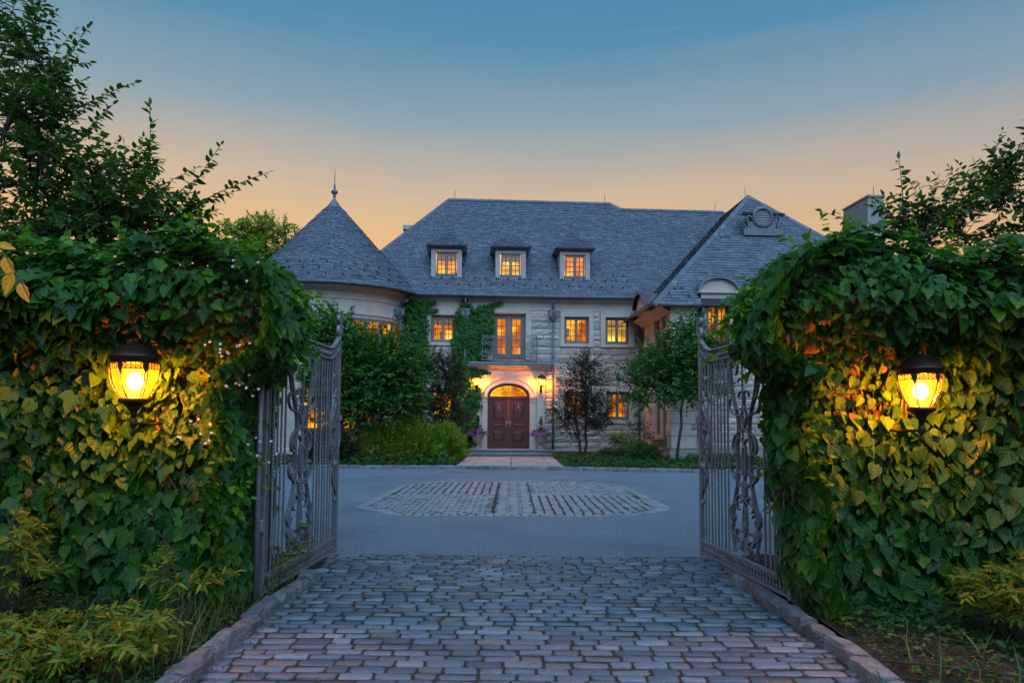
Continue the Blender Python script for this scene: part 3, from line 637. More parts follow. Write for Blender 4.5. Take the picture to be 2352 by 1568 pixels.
for i in range(7): 
    a0, a1 = R(6 + i * 24), R(6 + (i + 1) * 24)
    for rr_ in (.42, .78):
        m.strap([(DU + rr_ * (1 + .10 * math.sin(math.pi * t)) * .87 * math.cos(a0 + (a1 - a0) * t), wb + .03 + rr_ * (1 - .14 * math.sin(math.pi * t)) * .49 * math.sin(a0 + (a1 - a0) * t)) for t in np.linspace(0, 1, 7)], .012, .02, .11)
hb('fanlight_tracery', 'dark', m, parent=df)
for s in (-1, 1):
    x0, x1 = sorted((DU + s * .004, DU + s * .928)); m = MB(); m.box(x0, x1, .11, .17, .447, 2.768)
    dl = hb('door_leaf', 'door', m)
    for (za, zb) in ((.72, 1.28), (1.40, 1.62), (1.74, 2.62)):
        xa, xb = x0 + .17, x1 - .17; p = MB()
        for t, y0 in ((.0, .085), (.035, .10)): pass
        p.box(xa, xb, .098, .1095, za, za + .045); p.box(xa, xb, .098, .1095, zb - .045, zb); p.box(xa, xa + .045, .0985, .1095, za + .045, zb - .045); p.box(xb - .045, xb, .0985, .1095, za + .045, zb - .045)
        p.add([(xa + .06, .109, za + .06), (xb - .06, .109, za + .06), (xb - .06, .109, zb - .06), (xa + .06, .109, zb - .06), (xa + .11, .085, za + .10), (xb - .11, .085, za + .10), (xb - .11, .085, zb - .10), (xa + .11, .085, zb - .10)], [(4, 5, 6, 7), (0, 1, 5, 4), (1, 2, 6, 5), (2, 3, 7, 6), (3, 0, 4, 7)])
        hb('panel', 'door', p, parent=dl)
    cx_ = (x0 + x1) / 2; k_ = MB(); k_.tube([(cx_ + .085 * math.sin(a), .06, 2.26 - .085 * math.cos(a)) for a in np.linspace(0, 2 * math.pi, 17)], .016, 6, False); k_.lathe([(.02, 0), (.035, .02), (.03, .06), (.012, .10), (.0, .12)], 8, (cx_, .075, 2.34)); k_.lathe([(.03, 0), (.05, .02), (.03, .04)], 8, (cx_, .08, 2.155))
    hb('knocker', 'brass', k_, True, parent=dl)
    hx = DU + s * .09; g = MB(); g.box(hx - .03, hx + .03, .07, .1095, 1.33, 1.72); g.tube([(hx, .075, 1.45), (hx, .03, 1.45), (hx + s * .13, .03, 1.46)], .014, 6); g.lathe([(.02, 0), (.028, .01), (.02, .03)], 8, (hx, .065, 1.62))
    hb('door_handle', 'brass', g, True, parent=dl)
# ---- steps
def step(u0, u1, v0, w0, w1, name, mat, nose=.035):
    m = MB(); m.prof([(v0, w0), (v0, w1 - .06), (v0 - nose, w1 - .05), (v0 - nose - .01, w1 - .025), (v0 - nose, w1), (-.0, w1), (-.0, w0)], u0, u1); return hb(name, mat, m)
step(-1.75, 2.05, -1.15, 0, .40, 'upper_step', 'bluestone'); step(-2.1, 2.55, -1.6, 0, .248, 'lower_step', 'bluestone')
m = MB()
for i, (a, b) in enumerate(((-1.73, -.9), (-.88, .3), (.32, 1.3), (1.32, 2.03))): m.box(a, b, -1.12, .04, .401, .412)
hb('threshold_slabs', 'slab', m)
# ---- balcony railing
def euler(kind, e0, e1, turn=6.0, p=1.2, n=46, mirror=False, base=0.9):
    t = np.linspace(-1, 1, n); k = np.abs(t) ** p
    if kind == 'S': th = np.sign(t) * 0; kap = np.sign(t) * k
    else: kap = k + base / turn / (p + 1) * .8
    kap = kap * turn * (p + 1); dt = 2 / (n - 1); th = np.cumsum(kap) * dt
    if mirror: th = -th
    P = np.cumsum(np.stack([np.cos(th), np.sin(th)], 1), 0) * dt
    a, b = P[0], P[-1]; d = b - a; D = np.array(e1) - np.array(e0)
    z = complex(*D) / complex(*d); q = (P - a) @ np.array([[z.real, z.imag], [-z.imag, z.real]]); return q + np.array(e0)
m = MB(); BV = -.52; bi_ = 0
for z in (4.58, 4.72, 5.62, 5.70): m.box(DU - 1.28, DU + 1.30, BV - .014, BV + .014, z - .016, z + .016)
for x in (-1.28, 1.28): m.box(DU + x - .015, DU + x + .015, BV - .015, BV + .015, 4.50, 5.72); m.box(DU + x - .012, DU + x + .012, BV, -.0, 5.69, 5.71); m.box(DU + x - .012, DU + x + .012, BV, -.0, 4.57, 4.59); m.box(DU + x - .012, DU + x + .012, BV / 2 - .012, BV / 2 + .012, 4.53, 5.70)
br_ = hb('balcony_railing', 'rail', m)
for s in (-1, 1):
    for kd, a, b, mi in (('S', (.10, 5.42), (.62, 4.98), 0), ('C', (.18, 5.15), (.50, 5.12), 1), ('S', (.16, 4.85), (.55, 5.25), 1), ('C', (.72, 5.45), (.98, 5.40), 0), ('C', (.72, 4.85), (.98, 4.88), 1), ('S', (.70, 5.20), (1.18, 5.46), 0), ('S', (.70, 5.08), (1.18, 4.80), 1), ('C', (.98, 5.25), (1.0, 5.02), 0), ('S', (1.05, 5.32), (1.22, 5.0), 0), ('C', (.08, 5.55), (.30, 5.50), 1)):
        e = euler(kd, a, b, 4.6, mirror=bool(mi)); q = MB(); bi_ += 1; q.strap([(DU + s * x, z) for x, z in e], .022, .016 + .0013 * (bi_ % 11), BV); hb('scroll', 'rail', q, parent=br_)
q = MB()                                                   # the monogram letter in the middle
for s in (-1, 1): q.strap([(DU + s * .10 + .05, 5.18), (DU + s * .10, 5.0), (DU + s * .10 - .05, 4.80)], [.05, .06, .05], .02, BV)
q.strap([(DU - .11, 4.985), (DU, 5.01), (DU + .11, 4.99)], .035, .018, BV); q.strap([(DU - .22, 5.14), (DU - .12, 5.20), (DU - .02, 5.17)], .035, .02, BV); q.strap([(DU + .05, 4.80), (DU + .12, 4.77), (DU + .18, 4.83)], .03, .02, BV)
hb('letter_h', 'rail', q, parent=br_)
q = MB(); q.tube([(DU + .035 * math.cos(a), BV, 4.65 + .035 * math.sin(a)) for a in np.linspace(0, 2 * math.pi, 13)], .01, 5, False); hb('ring', 'rail', q, parent=br_)

# ---- stone front
U0, U1, W0, W1 = -8.2, 6.75, .42, 7.0
m = MB()
us = sorted({U0, U1, *[h[i] for h in holes for i in (0, 1)]}); ws = sorted({0, W1 + .5, *[h[i] for h in holes for i in (2, 3)]})
for a, b in zip(us[:-1], us[1:]):
    for c, d in zip(ws[:-1], ws[1:]):
        cu, cw = (a + b) / 2, (c + d) / 2
        if any(h[0] < cu < h[1] and h[2] < cw < h[3] for h in holes): continue
        m.quad((a, -.005, c), (b, -.005, c), (b, -.005, d), (a, -.005, d))
wall = hb('front_wall', 'mortar', m)
def rockface(l, h, seed, amp=.05, nx=5, nz=4):
    g = np.random.default_rng(seed); mb = MB(); xs = np.linspace(0, l, nx); zs = np.linspace(0, h, nz)
    dip = g.uniform(.2, .7)
    for j, z in enumerate(zs):
        for i, x in enumerate(xs):
            e = i in (0, nx - 1) or j in (0, nz - 1)
            y = -.018 if e else -.03 - amp * g.uniform(.15, 1.0) * (1.25 if z / h > dip else .6)
            mb.v.append((x + (0 if e else g.normal(0, l * .05)), y, z + (0 if e else g.normal(0, h * .07))))
    mb.f = [(j * nx + i, j * nx + i + 1, (j + 1) * nx + i + 1, (j + 1) * nx + i) for j in range(nz - 1) for i in range(nx - 1)]
    k = len(mb.v); mb.v += [(0, .01, 0), (l, .01, 0), (l, .01, h), (0, .01, h)]
    c = (0, nx - 1, nx * nz - 1, nx * (nz - 1)); mb.f += [(k + i, k + (i + 1) % 4, c[(i + 1) % 4], c[i]) for i in range(4)]
    return mb
br = sorted({W0, W1, *[h[i] for h in holes for i in (2, 3) if W0 < h[i] < W1]})
courses = []
for a, b in zip(br[:-1], br[1:]):
    k = max(1, round((b - a) / .29)); e = np.linspace(a, b, k + 1) + np.concatenate([[0], np.array([random.uniform(-.04, .04) for _ in range(k - 1)]), [0]]); courses += list(zip(e[:-1], e[1:]))
sc_ = 0; VIS0 = -4.4
for a, b in courses:
    if b - a < .05: continue
    cuts = sorted([(h[0], h[1]) for h in holes if h[2] < (a + b) / 2 < h[3]]); free = []; x = VIS0
    for h0, h1 in cuts:
        if h0 > x + .03: free.append((x, h0))
        x = max(x, h1)
    if x < U1: free.append((x, U1))
    for f0, f1 in free:
        x = f0
        while x < f1 - .02:
            l = random.uniform(.45, 1.15) * (1.25 if (b - a) > .28 else 1)
            if f1 - x - l < .28: l = f1 - x
            if l > 1.6: l /= 2
            mb = rockface(l - .024, b - a - .022, 1000 + sc_); mb.build('stone', M['rock'], wall, loc=(x + .012, 0, a + .011)); x += l; sc_ += 1
for xa, xb in ((U0, -1.75), (2.06, U1)): hb('plinth', 'plinth', MB().prof([(0, 0), (-.16, 0), (-.16, .36), (-.10, .42), (0, .42)], xa, xb))
m = MB(); m.prof([(0, 7.0), (-.05, 7.0), (-.05, 7.06), (-.035, 7.07), (-.035, 7.34), (-.09, 7.36), (-.12, 7.42), (-.24, 7.46), (-.30, 7.54), (0, 7.54)], U0, U1 + .3); hb('frieze', 'lime', m)
def gutter(path, name='gutter'):
    g = MB(); P = [Vector(p) for p in path]; prof = [(-.02, 0), (-.02, -.04), (-.06, -.11), (-.12, -.13), (-.17, -.08), (-.18, 0), (-.165, 0), (-.155, -.07), (-.12, -.11), (-.06, -.09), (-.035, -.03), (-.035, 0)]
    n = len(prof)
    for i, p in enumerate(P):
        t = (P[min(i + 1, len(P) - 1)] - P[max(i - 1, 0)]); t.z = 0; t.normalize(); o = Vector((t.y, -t.x, 0))
        for a, b in prof: g.v.append(tuple(p + o * (-a) + Vector((0, 0, b))))
    g.f = [(i * n + j, i * n + (j + 1) % n, (i + 1) * n + (j + 1) % n, (i + 1) * n + j) for i in range(len(P) - 1) for j in range(n)]
    g.f += [tuple(range(n)), tuple((len(P) - 1) * n + j for j in range(n))[::-1]]
    return hb(name, 'gutter', g, True)
gutter([(-4.3, -.38, 7.62), (6.45, -.38, 7.62)])

# ---- slates
SL = []        # (course geometry) verts of every slate in house space
def slate(a, b, c, d, n, th=.022):
    """a,b lower edge, c,d upper edge (house space), n outward"""
    SL.append(([a, b, b + n * th, a + n * th, c + n * .006, d + n * .006]))
SFACE = [(3, 2, 4, 5), (0, 1, 2, 3), (0, 3, 5), (1, 4, 2)]
def slate_plane(o, ud, vd, vmax, ul, ur, e=.18, wid=.26, skip=None):
    o = Vector(o); ud = Vector(ud).normalized(); vd = Vector(vd).normalized(); n = ud.cross(vd).normalized(); v = 0; r = 0
    while v < vmax:
        a, b = ul(v + e * .5), ur(v + e * .5); u = a - (r % 2) * wid * .5 - random.uniform(0, .05); v1 = min(v + e * 1.25, vmax + .02)
        while u < b:
            w = wid * random.uniform(.78, 1.25); x0, x1 = max(u, a), min(u + w - .013, b); u += w
            if x1 - x0 < .03: continue
            j = random.gauss(0, .006); p = lambda x, y: o + ud * x + vd * y
            mid = p((x0 + x1) / 2, v)
            if skip and skip(mid): continue
            slate(p(x0, v + j), p(x1, v + j + random.gauss(0, .003)), p(x1, v1), p(x0, v1), n, random.uniform(.022, .045))
        v += e; r += 1
def deckpoly(pts): 
    return MB().add([tuple(p) for p in pts], [tuple(range(len(pts)))])
TM = 1.1; EV, EW = -.5, 7.6
def onroof(u, v): return Vector((u, v, EW + TM * (v - EV)))
RU0, RU1, RV, LV, RL = -3.1, 6.0, 5.35, 4.95, 12.4
sl_ = math.hypot(1, TM)
dorms = (-3.0, .11, 3.25)
def skipdorm(p): return any(abs(p.x - c) < .70 and .5 < p.y < 1.6 for c in dorms)
CU = -8.5
hipk = (RU0 - CU) / (RV - EV)
slate_plane((0, EV, EW), (1, 0, 0), (0, 1, TM), (RV - EV) * sl_, lambda s: max(CU + hipk * s / sl_, -8.6), lambda s: (RL if s / sl_ < LV - EV else RU1 + .5 - (s / sl_ - (LV - EV)) * 1.4), skip=skipdorm)
m = deckpoly([onroof(CU, EV), onroof(13, EV), onroof(13, LV), onroof(RU1 + .6, LV), onroof(RU1, RV), onroof(RU0, RV)])
m.v = [(x, y + .02, z - .03) for x, y, z in m.v]
k = len(m.v); m.add([(CU, EV, EW - .03), (RU0, RV, 14.0), (RU0 - .2, 11.5, 14.0), (CU, 17, EW)], [(0, 1, 2, 3)])
m.add([(RU0, RV, 14.0), (RU1, RV, 14.0), (RU1, 11.5, 14.0), (RU0, 11.5, 14.0)], [(0, 1, 2, 3)]); m.add([(RU1, RV, 14.0), (RU1 + .6, LV, 13.55), (RU1 + .6, 11.5, 13.55), (RU1, 11.5, 14.0)], [(0, 1, 2, 3)]); m.add([(RU1, LV, 13.57), (12.6, LV, 13.57), (12.6, 11.5, 13.57), (RU1, 11.5, 13.57)], [(0, 1, 2, 3)])
roof = hb('roof', 'deck', m)
# left slope beyond the hip
slate_plane((CU, EV, EW), (0, -1, 0), (hipk, 0, TM), 8.4, lambda s: -6, lambda s: -s / math.hypot(hipk, TM) * 1.0 - .02)
def ridge(p0, p1, name='ridge_cap'):
    p0, p1 = Vector(p0), Vector(p1); k = max(2, int((p1 - p0).length / .42)); me = None
    d = (p1 - p0).normalized(); 
    g = MB()
    for i in range(k):
        a = p0 + (p1 - p0) * (i / k); b = p0 + (p1 - p0) * ((i + .97) / k); j = random.uniform(0, .012)
        o = Vector((d.y, -d.x, 0)).normalized() * .17
        g.add([a - o - Vector((0, 0, .13)), a + Vector((0, 0, .035 + j)), a + o - Vector((0, 0, .13)), b - o - Vector((0, 0, .13)), b + Vector((0, 0, .035)), b + o - Vector((0, 0, .13))], [(0, 1, 4, 3), (1, 2, 5, 4), (0, 2, 1), (3, 4, 5), (0, 3, 5, 2)])
    return hb(name, 'slate', g, parent=roof)
ridge((RU0, RV, 14.06), (RU1, RV, 14.06)); ridge((RU1, RV, 14.06), (RU1 + .55, LV, 13.62)); ridge((RU1 + .5, LV, 13.62), (RL, LV, 13.62)); ridge((CU, EV, EW + .02), (RU0, RV, 14.05), 'hip_cap')
for u in (RU0 + .35, RU1 - .3): hb('lightning_rod', 'gutter', MB().tube([(u, RV, 14.0), (u, RV, 14.55)], .014, 5), parent=roof)
hb('lightning_rod', 'gutter', MB().tube([(11.9, LV, 13.6), (11.9, LV, 14.1)], .014, 5), parent=roof)
# ---- wing roof
WE0, WV0, WW = 5.6, -5.2, 6.5; AP = Vector((12.1, .8, 13.1)); WE1 = 18.6
TW = (AP.z - WW) / (AP.y - WV0); hk = (AP.x - WE0) / (AP.y - WV0); sw = math.hypot(1, TW)
slate_plane((0, WV0, WW), (1, 0, 0), (0, 1, TW), (AP.y - WV0) * sw, lambda s: WE0 + hk * s / sw, lambda s: WE1 - hk * s / sw, e=.20, wid=.29, skip=lambda p: abs(p.x - 8.45) < .78 and p.y < -4.3)
TL = (AP.z - WW) / (AP.x - WE0); sl2 = math.hypot(1, TL)
slate_plane((WE0, WV0, WW), (0, -1, 0), (1, 0, TL), (AP.x - WE0) * sl2, lambda s: -11.0, lambda s: -(s / sl2) / hk, e=.155, wid=.22)
m = deckpoly([(WE0, WV0 + .03, WW - .03), (WE1, WV0 + .03, WW - .03), (AP.x, AP.y + .03, AP.z - .03)]); m.add([(WE0 + .02, WV0, WW - .04), (AP.x, AP.y, AP.z - .04), (AP.x, 9, AP.z - .04), (WE0 + .02, 9, WW - .04)], [(0, 1, 2, 3)]); m.add([(WE1, WV0, WW), (WE1, 9, WW), (AP.x, 9, AP.z), (AP.x, AP.y, AP.z)], [(0, 1, 2, 3)])
wroof = hb('wing_roof', 'deck', m)
ridge((WE0, WV0, WW + .03), AP + Vector((0, 0, .06)), 'hip_cap'); ridge((WE1, WV0, WW + .03), AP + Vector((0, 0, .06)), 'hip_cap'); ridge(AP + Vector((0, 0, .05)), (AP.x, 8, AP.z + .05))
hb('lightning_rod', 'gutter', MB().tube([(AP.x - .1, AP.y + .1, 13.1), (AP.x - .1, AP.y + .1, 13.6)], .014, 5), parent=wroof)
# oculus dormer
ov = -1.75; ou, ow = 11.75, 11.27
m = MB(); nn = 28; R1, R0 = .52, .35
for i in range(nn):
    a, b = 2 * math.pi * i / nn, 2 * math.pi * (i + 1) / nn
    for rr_, y_, r3, y3 in ((R1, ov, R1 - .08, ov - .06), (R1 - .08, ov - .06, R0 + .06, ov - .06), (R0 + .06, ov - .06, R0, ov + .02), (R0, ov + .02, R0, ov + .2), (R1, ov, R1, ov + 1.2)):
        m.quad((ou + rr_ * math.cos(a), y_, ow + rr_ * math.sin(a)), (ou + rr_ * math.cos(b), y_, ow + rr_ * math.sin(b)), (ou + r3 * math.cos(b), y3, ow + r3 * math.sin(b)), (ou + r3 * math.cos(a), y3, ow + r3 * math.sin(a)))
m.box(ou - .94, ou + .94, ov - .05, ov + .5, 10.40, 10.74); m.box(ou - .62, ou + .62, ov + .03, ov + .8, 10.74, 11.05)
for s in (-1, 1):
    m.prof([(ov + .1, 11.36), (ov - .10, 11.39), (ov - .14, 11.45), (ov + .5, 11.50)], *(sorted((ou + s * .50, ou + s * 1.0))))
oc_ = hb('oculus_dormer', 'lead', m)
for s in (-1, 1):
    q = MB()
    q.strap([(ou + s * x, z) for x, z in euler('S', (.60, 11.24), (.84, 10.86), 4.2)], .06, .14, ov); hb('volute', 'lead', q, parent=oc_)
for i in range(8):
    z = ow - .30 + i * .08; wd = math.sqrt(max(.01, .35 ** 2 - (z - ow) ** 2)); q = MB(); q.add([(ou - wd, ov, z), (ou + wd, ov, z), (ou + wd, ov + .06, z + .045), (ou - wd, ov + .06, z + .045), (ou - wd, ov, z - .02), (ou + wd, ov, z - .02)], [(0, 1, 2, 3), (4, 5, 1, 0)]); hb('louvre', 'dormer', q, parent=oc_)
q = MB(); q.add([(ou + .36 * math.cos(a), ov + .12, ow + .36 * math.sin(a)) for a in np.linspace(0, 2 * math.pi, 24, endpoint=False)], [tuple(range(24))]); hb('vent_back', 'deck', q, parent=oc_)
# ---- main dormers
dr = onroof(0, .42)
for ci, c in enumerate(dorms):
    fv, b0, b1 = .42, 8.58, 9.98; hw = .74; m = MB()
    for s in (-1, 1):
        x0, x1 = sorted((c + s * .52, c + s * hw)); m.box(x0, x1, fv, fv + .10, b0, b1)
        xo = c + s * hw; m.add([(xo, fv + .02, b0), (xo, fv + .02, b1), (xo, 1.72, b1)], [(0, 1, 2)])
    m.box(c - .52, c + .52, fv, fv + .1, b1 - .14, b1); m.box(c - .52, c + .52, fv - .02, fv + .1, b0 - .03, b0 + .06)
    d = hb('dormer', 'dormer', m)
    window_pieces(lambda f: f.build('window_frame', M['frame'], d, False, loc=(c, fv + .03, b0 + .06)), 1.04, b1 - .14 - b0 - .06, room='room', shallow=True, sash=.055, ft=.04) if False else None
    hold = bpy.data.objects.new('tmp', None)
    f_ = []
    fo = window_pieces(d, 1.04, b1 - .14 - b0 - .06, room=('room', 'room_pale', 'room')[ci], shallow=True, sash=.07, ft=.05, depth=.16, valance=(ci < 2))
    for ch in d.children: ch.location = Vector(ch.location) + Vector((c, fv + .03, b0 + .06))
    m = MB(); ex = .98; e0, e1 = b1 + .0, b1 + .12; pk = Vector((c, 2.95, 11.32))
    m.add([(c - hw - .03, fv - .03, e0), (c + hw + .03, fv - .03, e0), (c + hw + .03, 1.8, e0), (c - hw - .03, 1.8, e0), (c - ex, fv - .28, e1), (c + ex, fv - .28, e1), (c + ex, 2.0, e1), (c - ex, 2.0, e1)], [(0, 1, 5, 4), (1, 2, 6, 5), (3, 0, 4, 7), (0, 3, 2, 1)])
    m.box(c - ex, c + ex, fv - .28, 2.0, e1, e1 + .03)
    hb('cornice', 'gutter', m, parent=d)
    rp_ = .78; apx = Vector((c, fv - .25 + 1.22, e1 + .95)); back = Vector((c, 2.85, e1 + .95))
    y0 = fv - .25; zb = e1 + .035
    m = MB(); m.add([(c - ex + .02, y0, zb), (c + ex - .02, y0, zb), apx, back, (c - ex + .02, 2.1, zb), (c + ex - .02, 2.1, zb)], [(0, 1, 2), (0, 2, 3, 4), (1, 5, 3, 2)]); hb('hip_roof', 'deck', m, parent=d)
    t_ = (.95) / 1.22; s_ = math.hypot(1, t_)
    slate_plane((c, y0, zb), (1, 0, 0), (0, 1, t_), 1.22 * s_, lambda s: -(ex - .02) * (1 - s / (1.22 * s_)), lambda s: (ex - .02) * (1 - s / (1.22 * s_)), e=.13, wid=.2)
    tl = .95 / (ex - .02); s3 = math.hypot(1, tl)
    slate_plane((c - ex + .02, y0, zb), (0, -1, 0), (1, 0, tl), (ex - .02) * s3, lambda s: -2.3, lambda s: -(s / s3) / (ex - .02) * 1.22, e=.13, wid=.2)
    slate_plane((c + ex - .02, y0, zb), (0, 1, 0), (-1, 0, tl), (ex - .02) * s3, lambda s: (s / s3) / (ex - .02) * 1.22, lambda s: 2.3, e=.13, wid=.2)
# ---- turret
TC = Vector((-8.62, 1.5, 0)); prf = [(4.72, 7.60), (4.05, 8.22), (3.35, 8.92), (2.65, 9.66), (1.95, 10.42), (1.2, 11.26), (.42, 12.14)]
m = MB(); m.lathe([(r - .04, z - .02) for r, z in prf], 40, TC); troof = hb('turret_roof', 'deck', m, True)
PR = np.array(prf); dl_ = np.concatenate([[0], np.cumsum(np.linalg.norm(np.diff(PR, axis=0), axis=1))])
v = 0; r_ = 0
while v < dl_[-1] - .1:
    ra, za = np.interp(v, dl_, PR[:, 0]), np.interp(v, dl_, PR[:, 1]); v1 = min(v + .175 * 1.25, dl_[-1]); rb, zb = np.interp(v1, dl_, PR[:, 0]), np.interp(v1, dl_, PR[:, 1])
    a = R(-200) - (r_ % 2) * .1 / ra
    while a < R(45):
        w = .24 * random.uniform(.8, 1.25) / ra; a1 = a + w - .013 / ra; j = random.gauss(0, .006)
        P_ = lambda an, rr__, zz__: TC + Vector((rr__ * math.cos(an), rr__ * math.sin(an), zz__ + j))
        am = (a + a1) / 2; sl3 = (zb - za) / max(ra - rb, .01); n_ = Vector((math.cos(am) * sl3, math.sin(am) * sl3, 1)).normalized()
        p = P_(am, ra, za)
        if not (p.x > -6 and p.z > onroof(0, p.y).z * 0 + 99): slate(P_(a, ra, za), P_(a1, ra, za), P_(a1, rb, zb), P_(a, rb, zb), n_, random.uniform(.022, .045))
        a += w
    v += .175; r_ += 1
m = MB(); m.lathe([(.50, 12.05), (.28, 12.32), (.10, 12.58), (.05, 12.70), (.05, 12.76), (.10, 12.78), (.05, 12.81), (.06, 12.86), (.15, 12.93), (.17, 13.0), (.13, 13.07), (.05, 13.12), (.04, 13.2), (.07, 13.23), (.03, 13.28), (.05, 13.34), (.022, 13.4), (.018, 13.8), (.004, 14.25)], 16, TC); hb('finial', 'lead', m, True, parent=troof)
gutter([tuple(TC + Vector((4.62 * math.cos(a), 4.62 * math.sin(a), 7.62))) for a in np.linspace(R(-190), R(-18), 40)], 'turret_gutter')
m = MB(); m.lathe([(4.08, 0), (4.08, .42), (3.98, .46), (3.98, 6.35), (4.06, 6.36), (4.06, 6.46), (4.01, 6.48), (4.01, 7.0), (4.07, 7.02), (4.07, 7.10), (4.03, 7.12), (4.03, 7.32), (4.10, 7.36), (4.16, 7.44), (4.36, 7.50), (4.40, 7.56), (3.5, 7.56)], 72, TC); hb('turret_wall', 'lime', m)
for a, w0, w1, rm in ((R(-62), 1.2, 3.3, 'room'), (R(-85), 1.2, 3.3, 'room'), (R(-58), 4.3, 6.2, 'room_dim'), (R(-38), 4.3, 6.2, 'room_dim')):
    p = TC + Vector((4.13 * math.cos(a), 4.13 * math.sin(a), w0)); hold = window_pieces(lambda f: f.build('turret_window', M['frame'], H, False, loc=tuple(p), rz=a + math.pi / 2), 1.5, w1 - w0, room=rm, shallow=True, rows=5, depth=.09)
# ---- wing walls
WU, WVF = 6.5, -4.75
m = MB(); a0, a1, b0, b1 = 7.95, 8.95, 4.9, 6.72
for (x0, x1, z0, z1) in ((WU, a0, 0, 6.45), (a1, 17.7, 0, 6.45), (a0, a1, 0, b0)): m.quad((x0, WVF, z0), (x1, WVF, z0), (x1, WVF, z1), (x0, WVF, z1))
for (v0, v1, z0, z1) in ((WVF, -3.3, 0, 6.45), (-2.3, 0.2, 0, 6.45), (-3.3, -2.3, 0, 1.1), (-3.3, -2.3, 3.4, 4.5), (-3.3, -2.3, 6.3, 6.45)): m.quad((WU, v1, z0), (WU, v0, z0), (WU, v0, z1), (WU, v1, z1))
ww = hb('wing_wall', 'mortar', m)
z = .62; k = 0
while z < 6.2:                                           # corner quoins, side and front
    h = .52 if k % 2 == 0 else .50; l = .95 if k % 2 == 0 else .78
    q = MB(); e = .012; q.box(WU - .07, WU + l - e, WVF - .07, WVF + (.55 if k % 2 == 0 else .72), z + e, min(z + h, 6.2) - e); hb('quoin', 'lime', q, parent=ww)
    x = WU + l
    hh = min(h, 6.2 - z) / 2
    for r3 in range(2):
        x = WU + l + .004
        while x < 10.6:
            l2 = random.uniform(.4, .8)
            if not (a0 - .25 < x + l2 and x < a1 + .25 and z + r3 * hh > b0 - .6):
                mb = rockface(l2 - .014, hh - .014, 3000 + k * 40 + int(x * 7) + r3, .03); mb.build('stone', M['rock'], ww, loc=(x, WVF, z + r3 * hh + .007))
            x += l2
    v = WVF + .74
    while v < 0:
        l2 = min(random.uniform(.5, .9), .02 - v)
        if l2 > .1 and not (v + l2 > -3.5 and v < -2.1 and (z + h > 4.4 or (z + h > 1.0 and z < 3.5))):
            mb = rockface(l2 - .014, h - .014, 5000 + k * 40 + int(-v * 9), .03); o = mb.build('stone', M['rock'], ww, loc=(WU, v + l2, z + .007), rz=-math.pi / 2)
        v += l2
    z += h; k += 1
m = MB(); m.box(WU - .16, 12, WVF - .16, WVF, 0, .60); m.box(WU - .16, WU, WVF, -.0, 0, .60); hb('wing_plinth', 'plinth', m)
m = MB(); m.prof([(WVF, 6.2), (WVF - .10, 6.2), (WVF - .12, 6.30), (WVF - .30, 6.40), (WVF - .34, 6.48), (WVF, 6.48)], WU - .1, 7.55)
m.add([(WU, WVF - .1, 6.2), (WU, 0, 6.2), (WU - .12, 0, 6.22), (WU - .12, WVF - .1, 6.22), (WU - .6, WVF - .35, 6.47), (WU - .6, 0, 6.47), (WU, 0, 6.48), (WU, WVF - .3, 6.48)], [(0, 1, 2, 3), (3, 2, 5, 4), (4, 5, 6, 7), (0, 3, 4)]); hb('wing_cornice', 'lime', m)
gutter([(WE0 - .02, -.55, 6.50), (WE0 - .02, WV0 - .02, 6.50)], 'gutter'); gutter([(WE0 - .15, WV0 + .12, 6.52), (7.6, WV0 + .12, 6.52)], 'gutter')
window(a0, a1, b0, b1 - .1, v=WVF + .1, name='window', room='room_dim')
m = MB(); m.box(a0 - .22, a0, WVF - .09, WVF + .14, 4.7, 7.05); m.box(a1, a1 + .22, WVF - .09, WVF + .14, 4.7, 7.05); m.box(a0, a1, WVF - .09, WVF + .14, 6.62, 7.05); m.box(a0, a1, WVF - .12, WVF + .14, 4.7, 4.9)
pd = hb('wall_dormer', 'lime', m); cu_ = (a0 + a1) / 2; m = MB(); hw = .86
m.box(cu_ - hw, cu_ + hw, WVF - .22, WVF + 1.0, 7.05, 7.16)
arc = [(cu_ + hw * math.cos(t), 7.16 + .52 * math.sin(t)) for t in np.linspace(0, math.pi, 17)]; m.extr(arc, WVF - .08, WVF + .9); hb('segmental_pediment', 'lime', m, parent=pd)
m = MB(); arc2 = [(cu_ + hw * 1.02 * math.cos(t), 7.17 + .58 * math.sin(t)) for t in np.linspace(0, math.pi, 17)]
for (x0, z0), (x1, z1) in zip(arc2[:-1], arc2[1:]): m.quad((x0, WVF - .25, z0), (x1, WVF - .25, z1), (x1, WVF + 2.0, z1), (x0, WVF + 2.0, z0)); m.quad((x0, WVF - .25, z0), (x0 * .93 + cu_ * .07, WVF - .25, z0 - .09), (x1 * .93 + cu_ * .07, WVF - .25, z1 - .09), (x1, WVF - .25, z1))
hb('pediment_roof', 'lead', m, True, parent=pd)
# side dormer with a barrel copper roof
sv = -2.8; m = MB(); arc = [(sv + .85 * math.cos(t), 6.78 + .55 * math.sin(t)) for t in np.linspace(0, math.pi, 15)]
m.add([(5.72, y_, z_) for y_, z_ in arc] + [(6.6, y_, z_) for y_, z_ in arc], [tuple(range(15))] + [(i, i + 1, i + 16, i + 15) for i in range(14)]); m.box(5.70, 6.6, sv - .85, sv + .85, 6.48, 6.78); sd = hb('side_dormer', 'lime', m)
m = MB(); arc = [(sv + .93 * math.cos(t), 6.74 + .64 * math.sin(t)) for t in np.linspace(0, math.pi, 15)]
m.add([(5.52, y_, z_) for y_, z_ in arc] + [(7.3, y_, z_) for y_, z_ in arc] + [(5.52, sv + (y_ - sv) * .9, 6.74 + (z_ - 6.74) * .88) for y_, z_ in arc], [(i, i + 15, i + 16, i + 1) for i in range(14)] + [(i, i + 1, i + 31, i + 30) for i in range(14)]); hb('barrel_roof', 'copper', m, True, parent=sd)
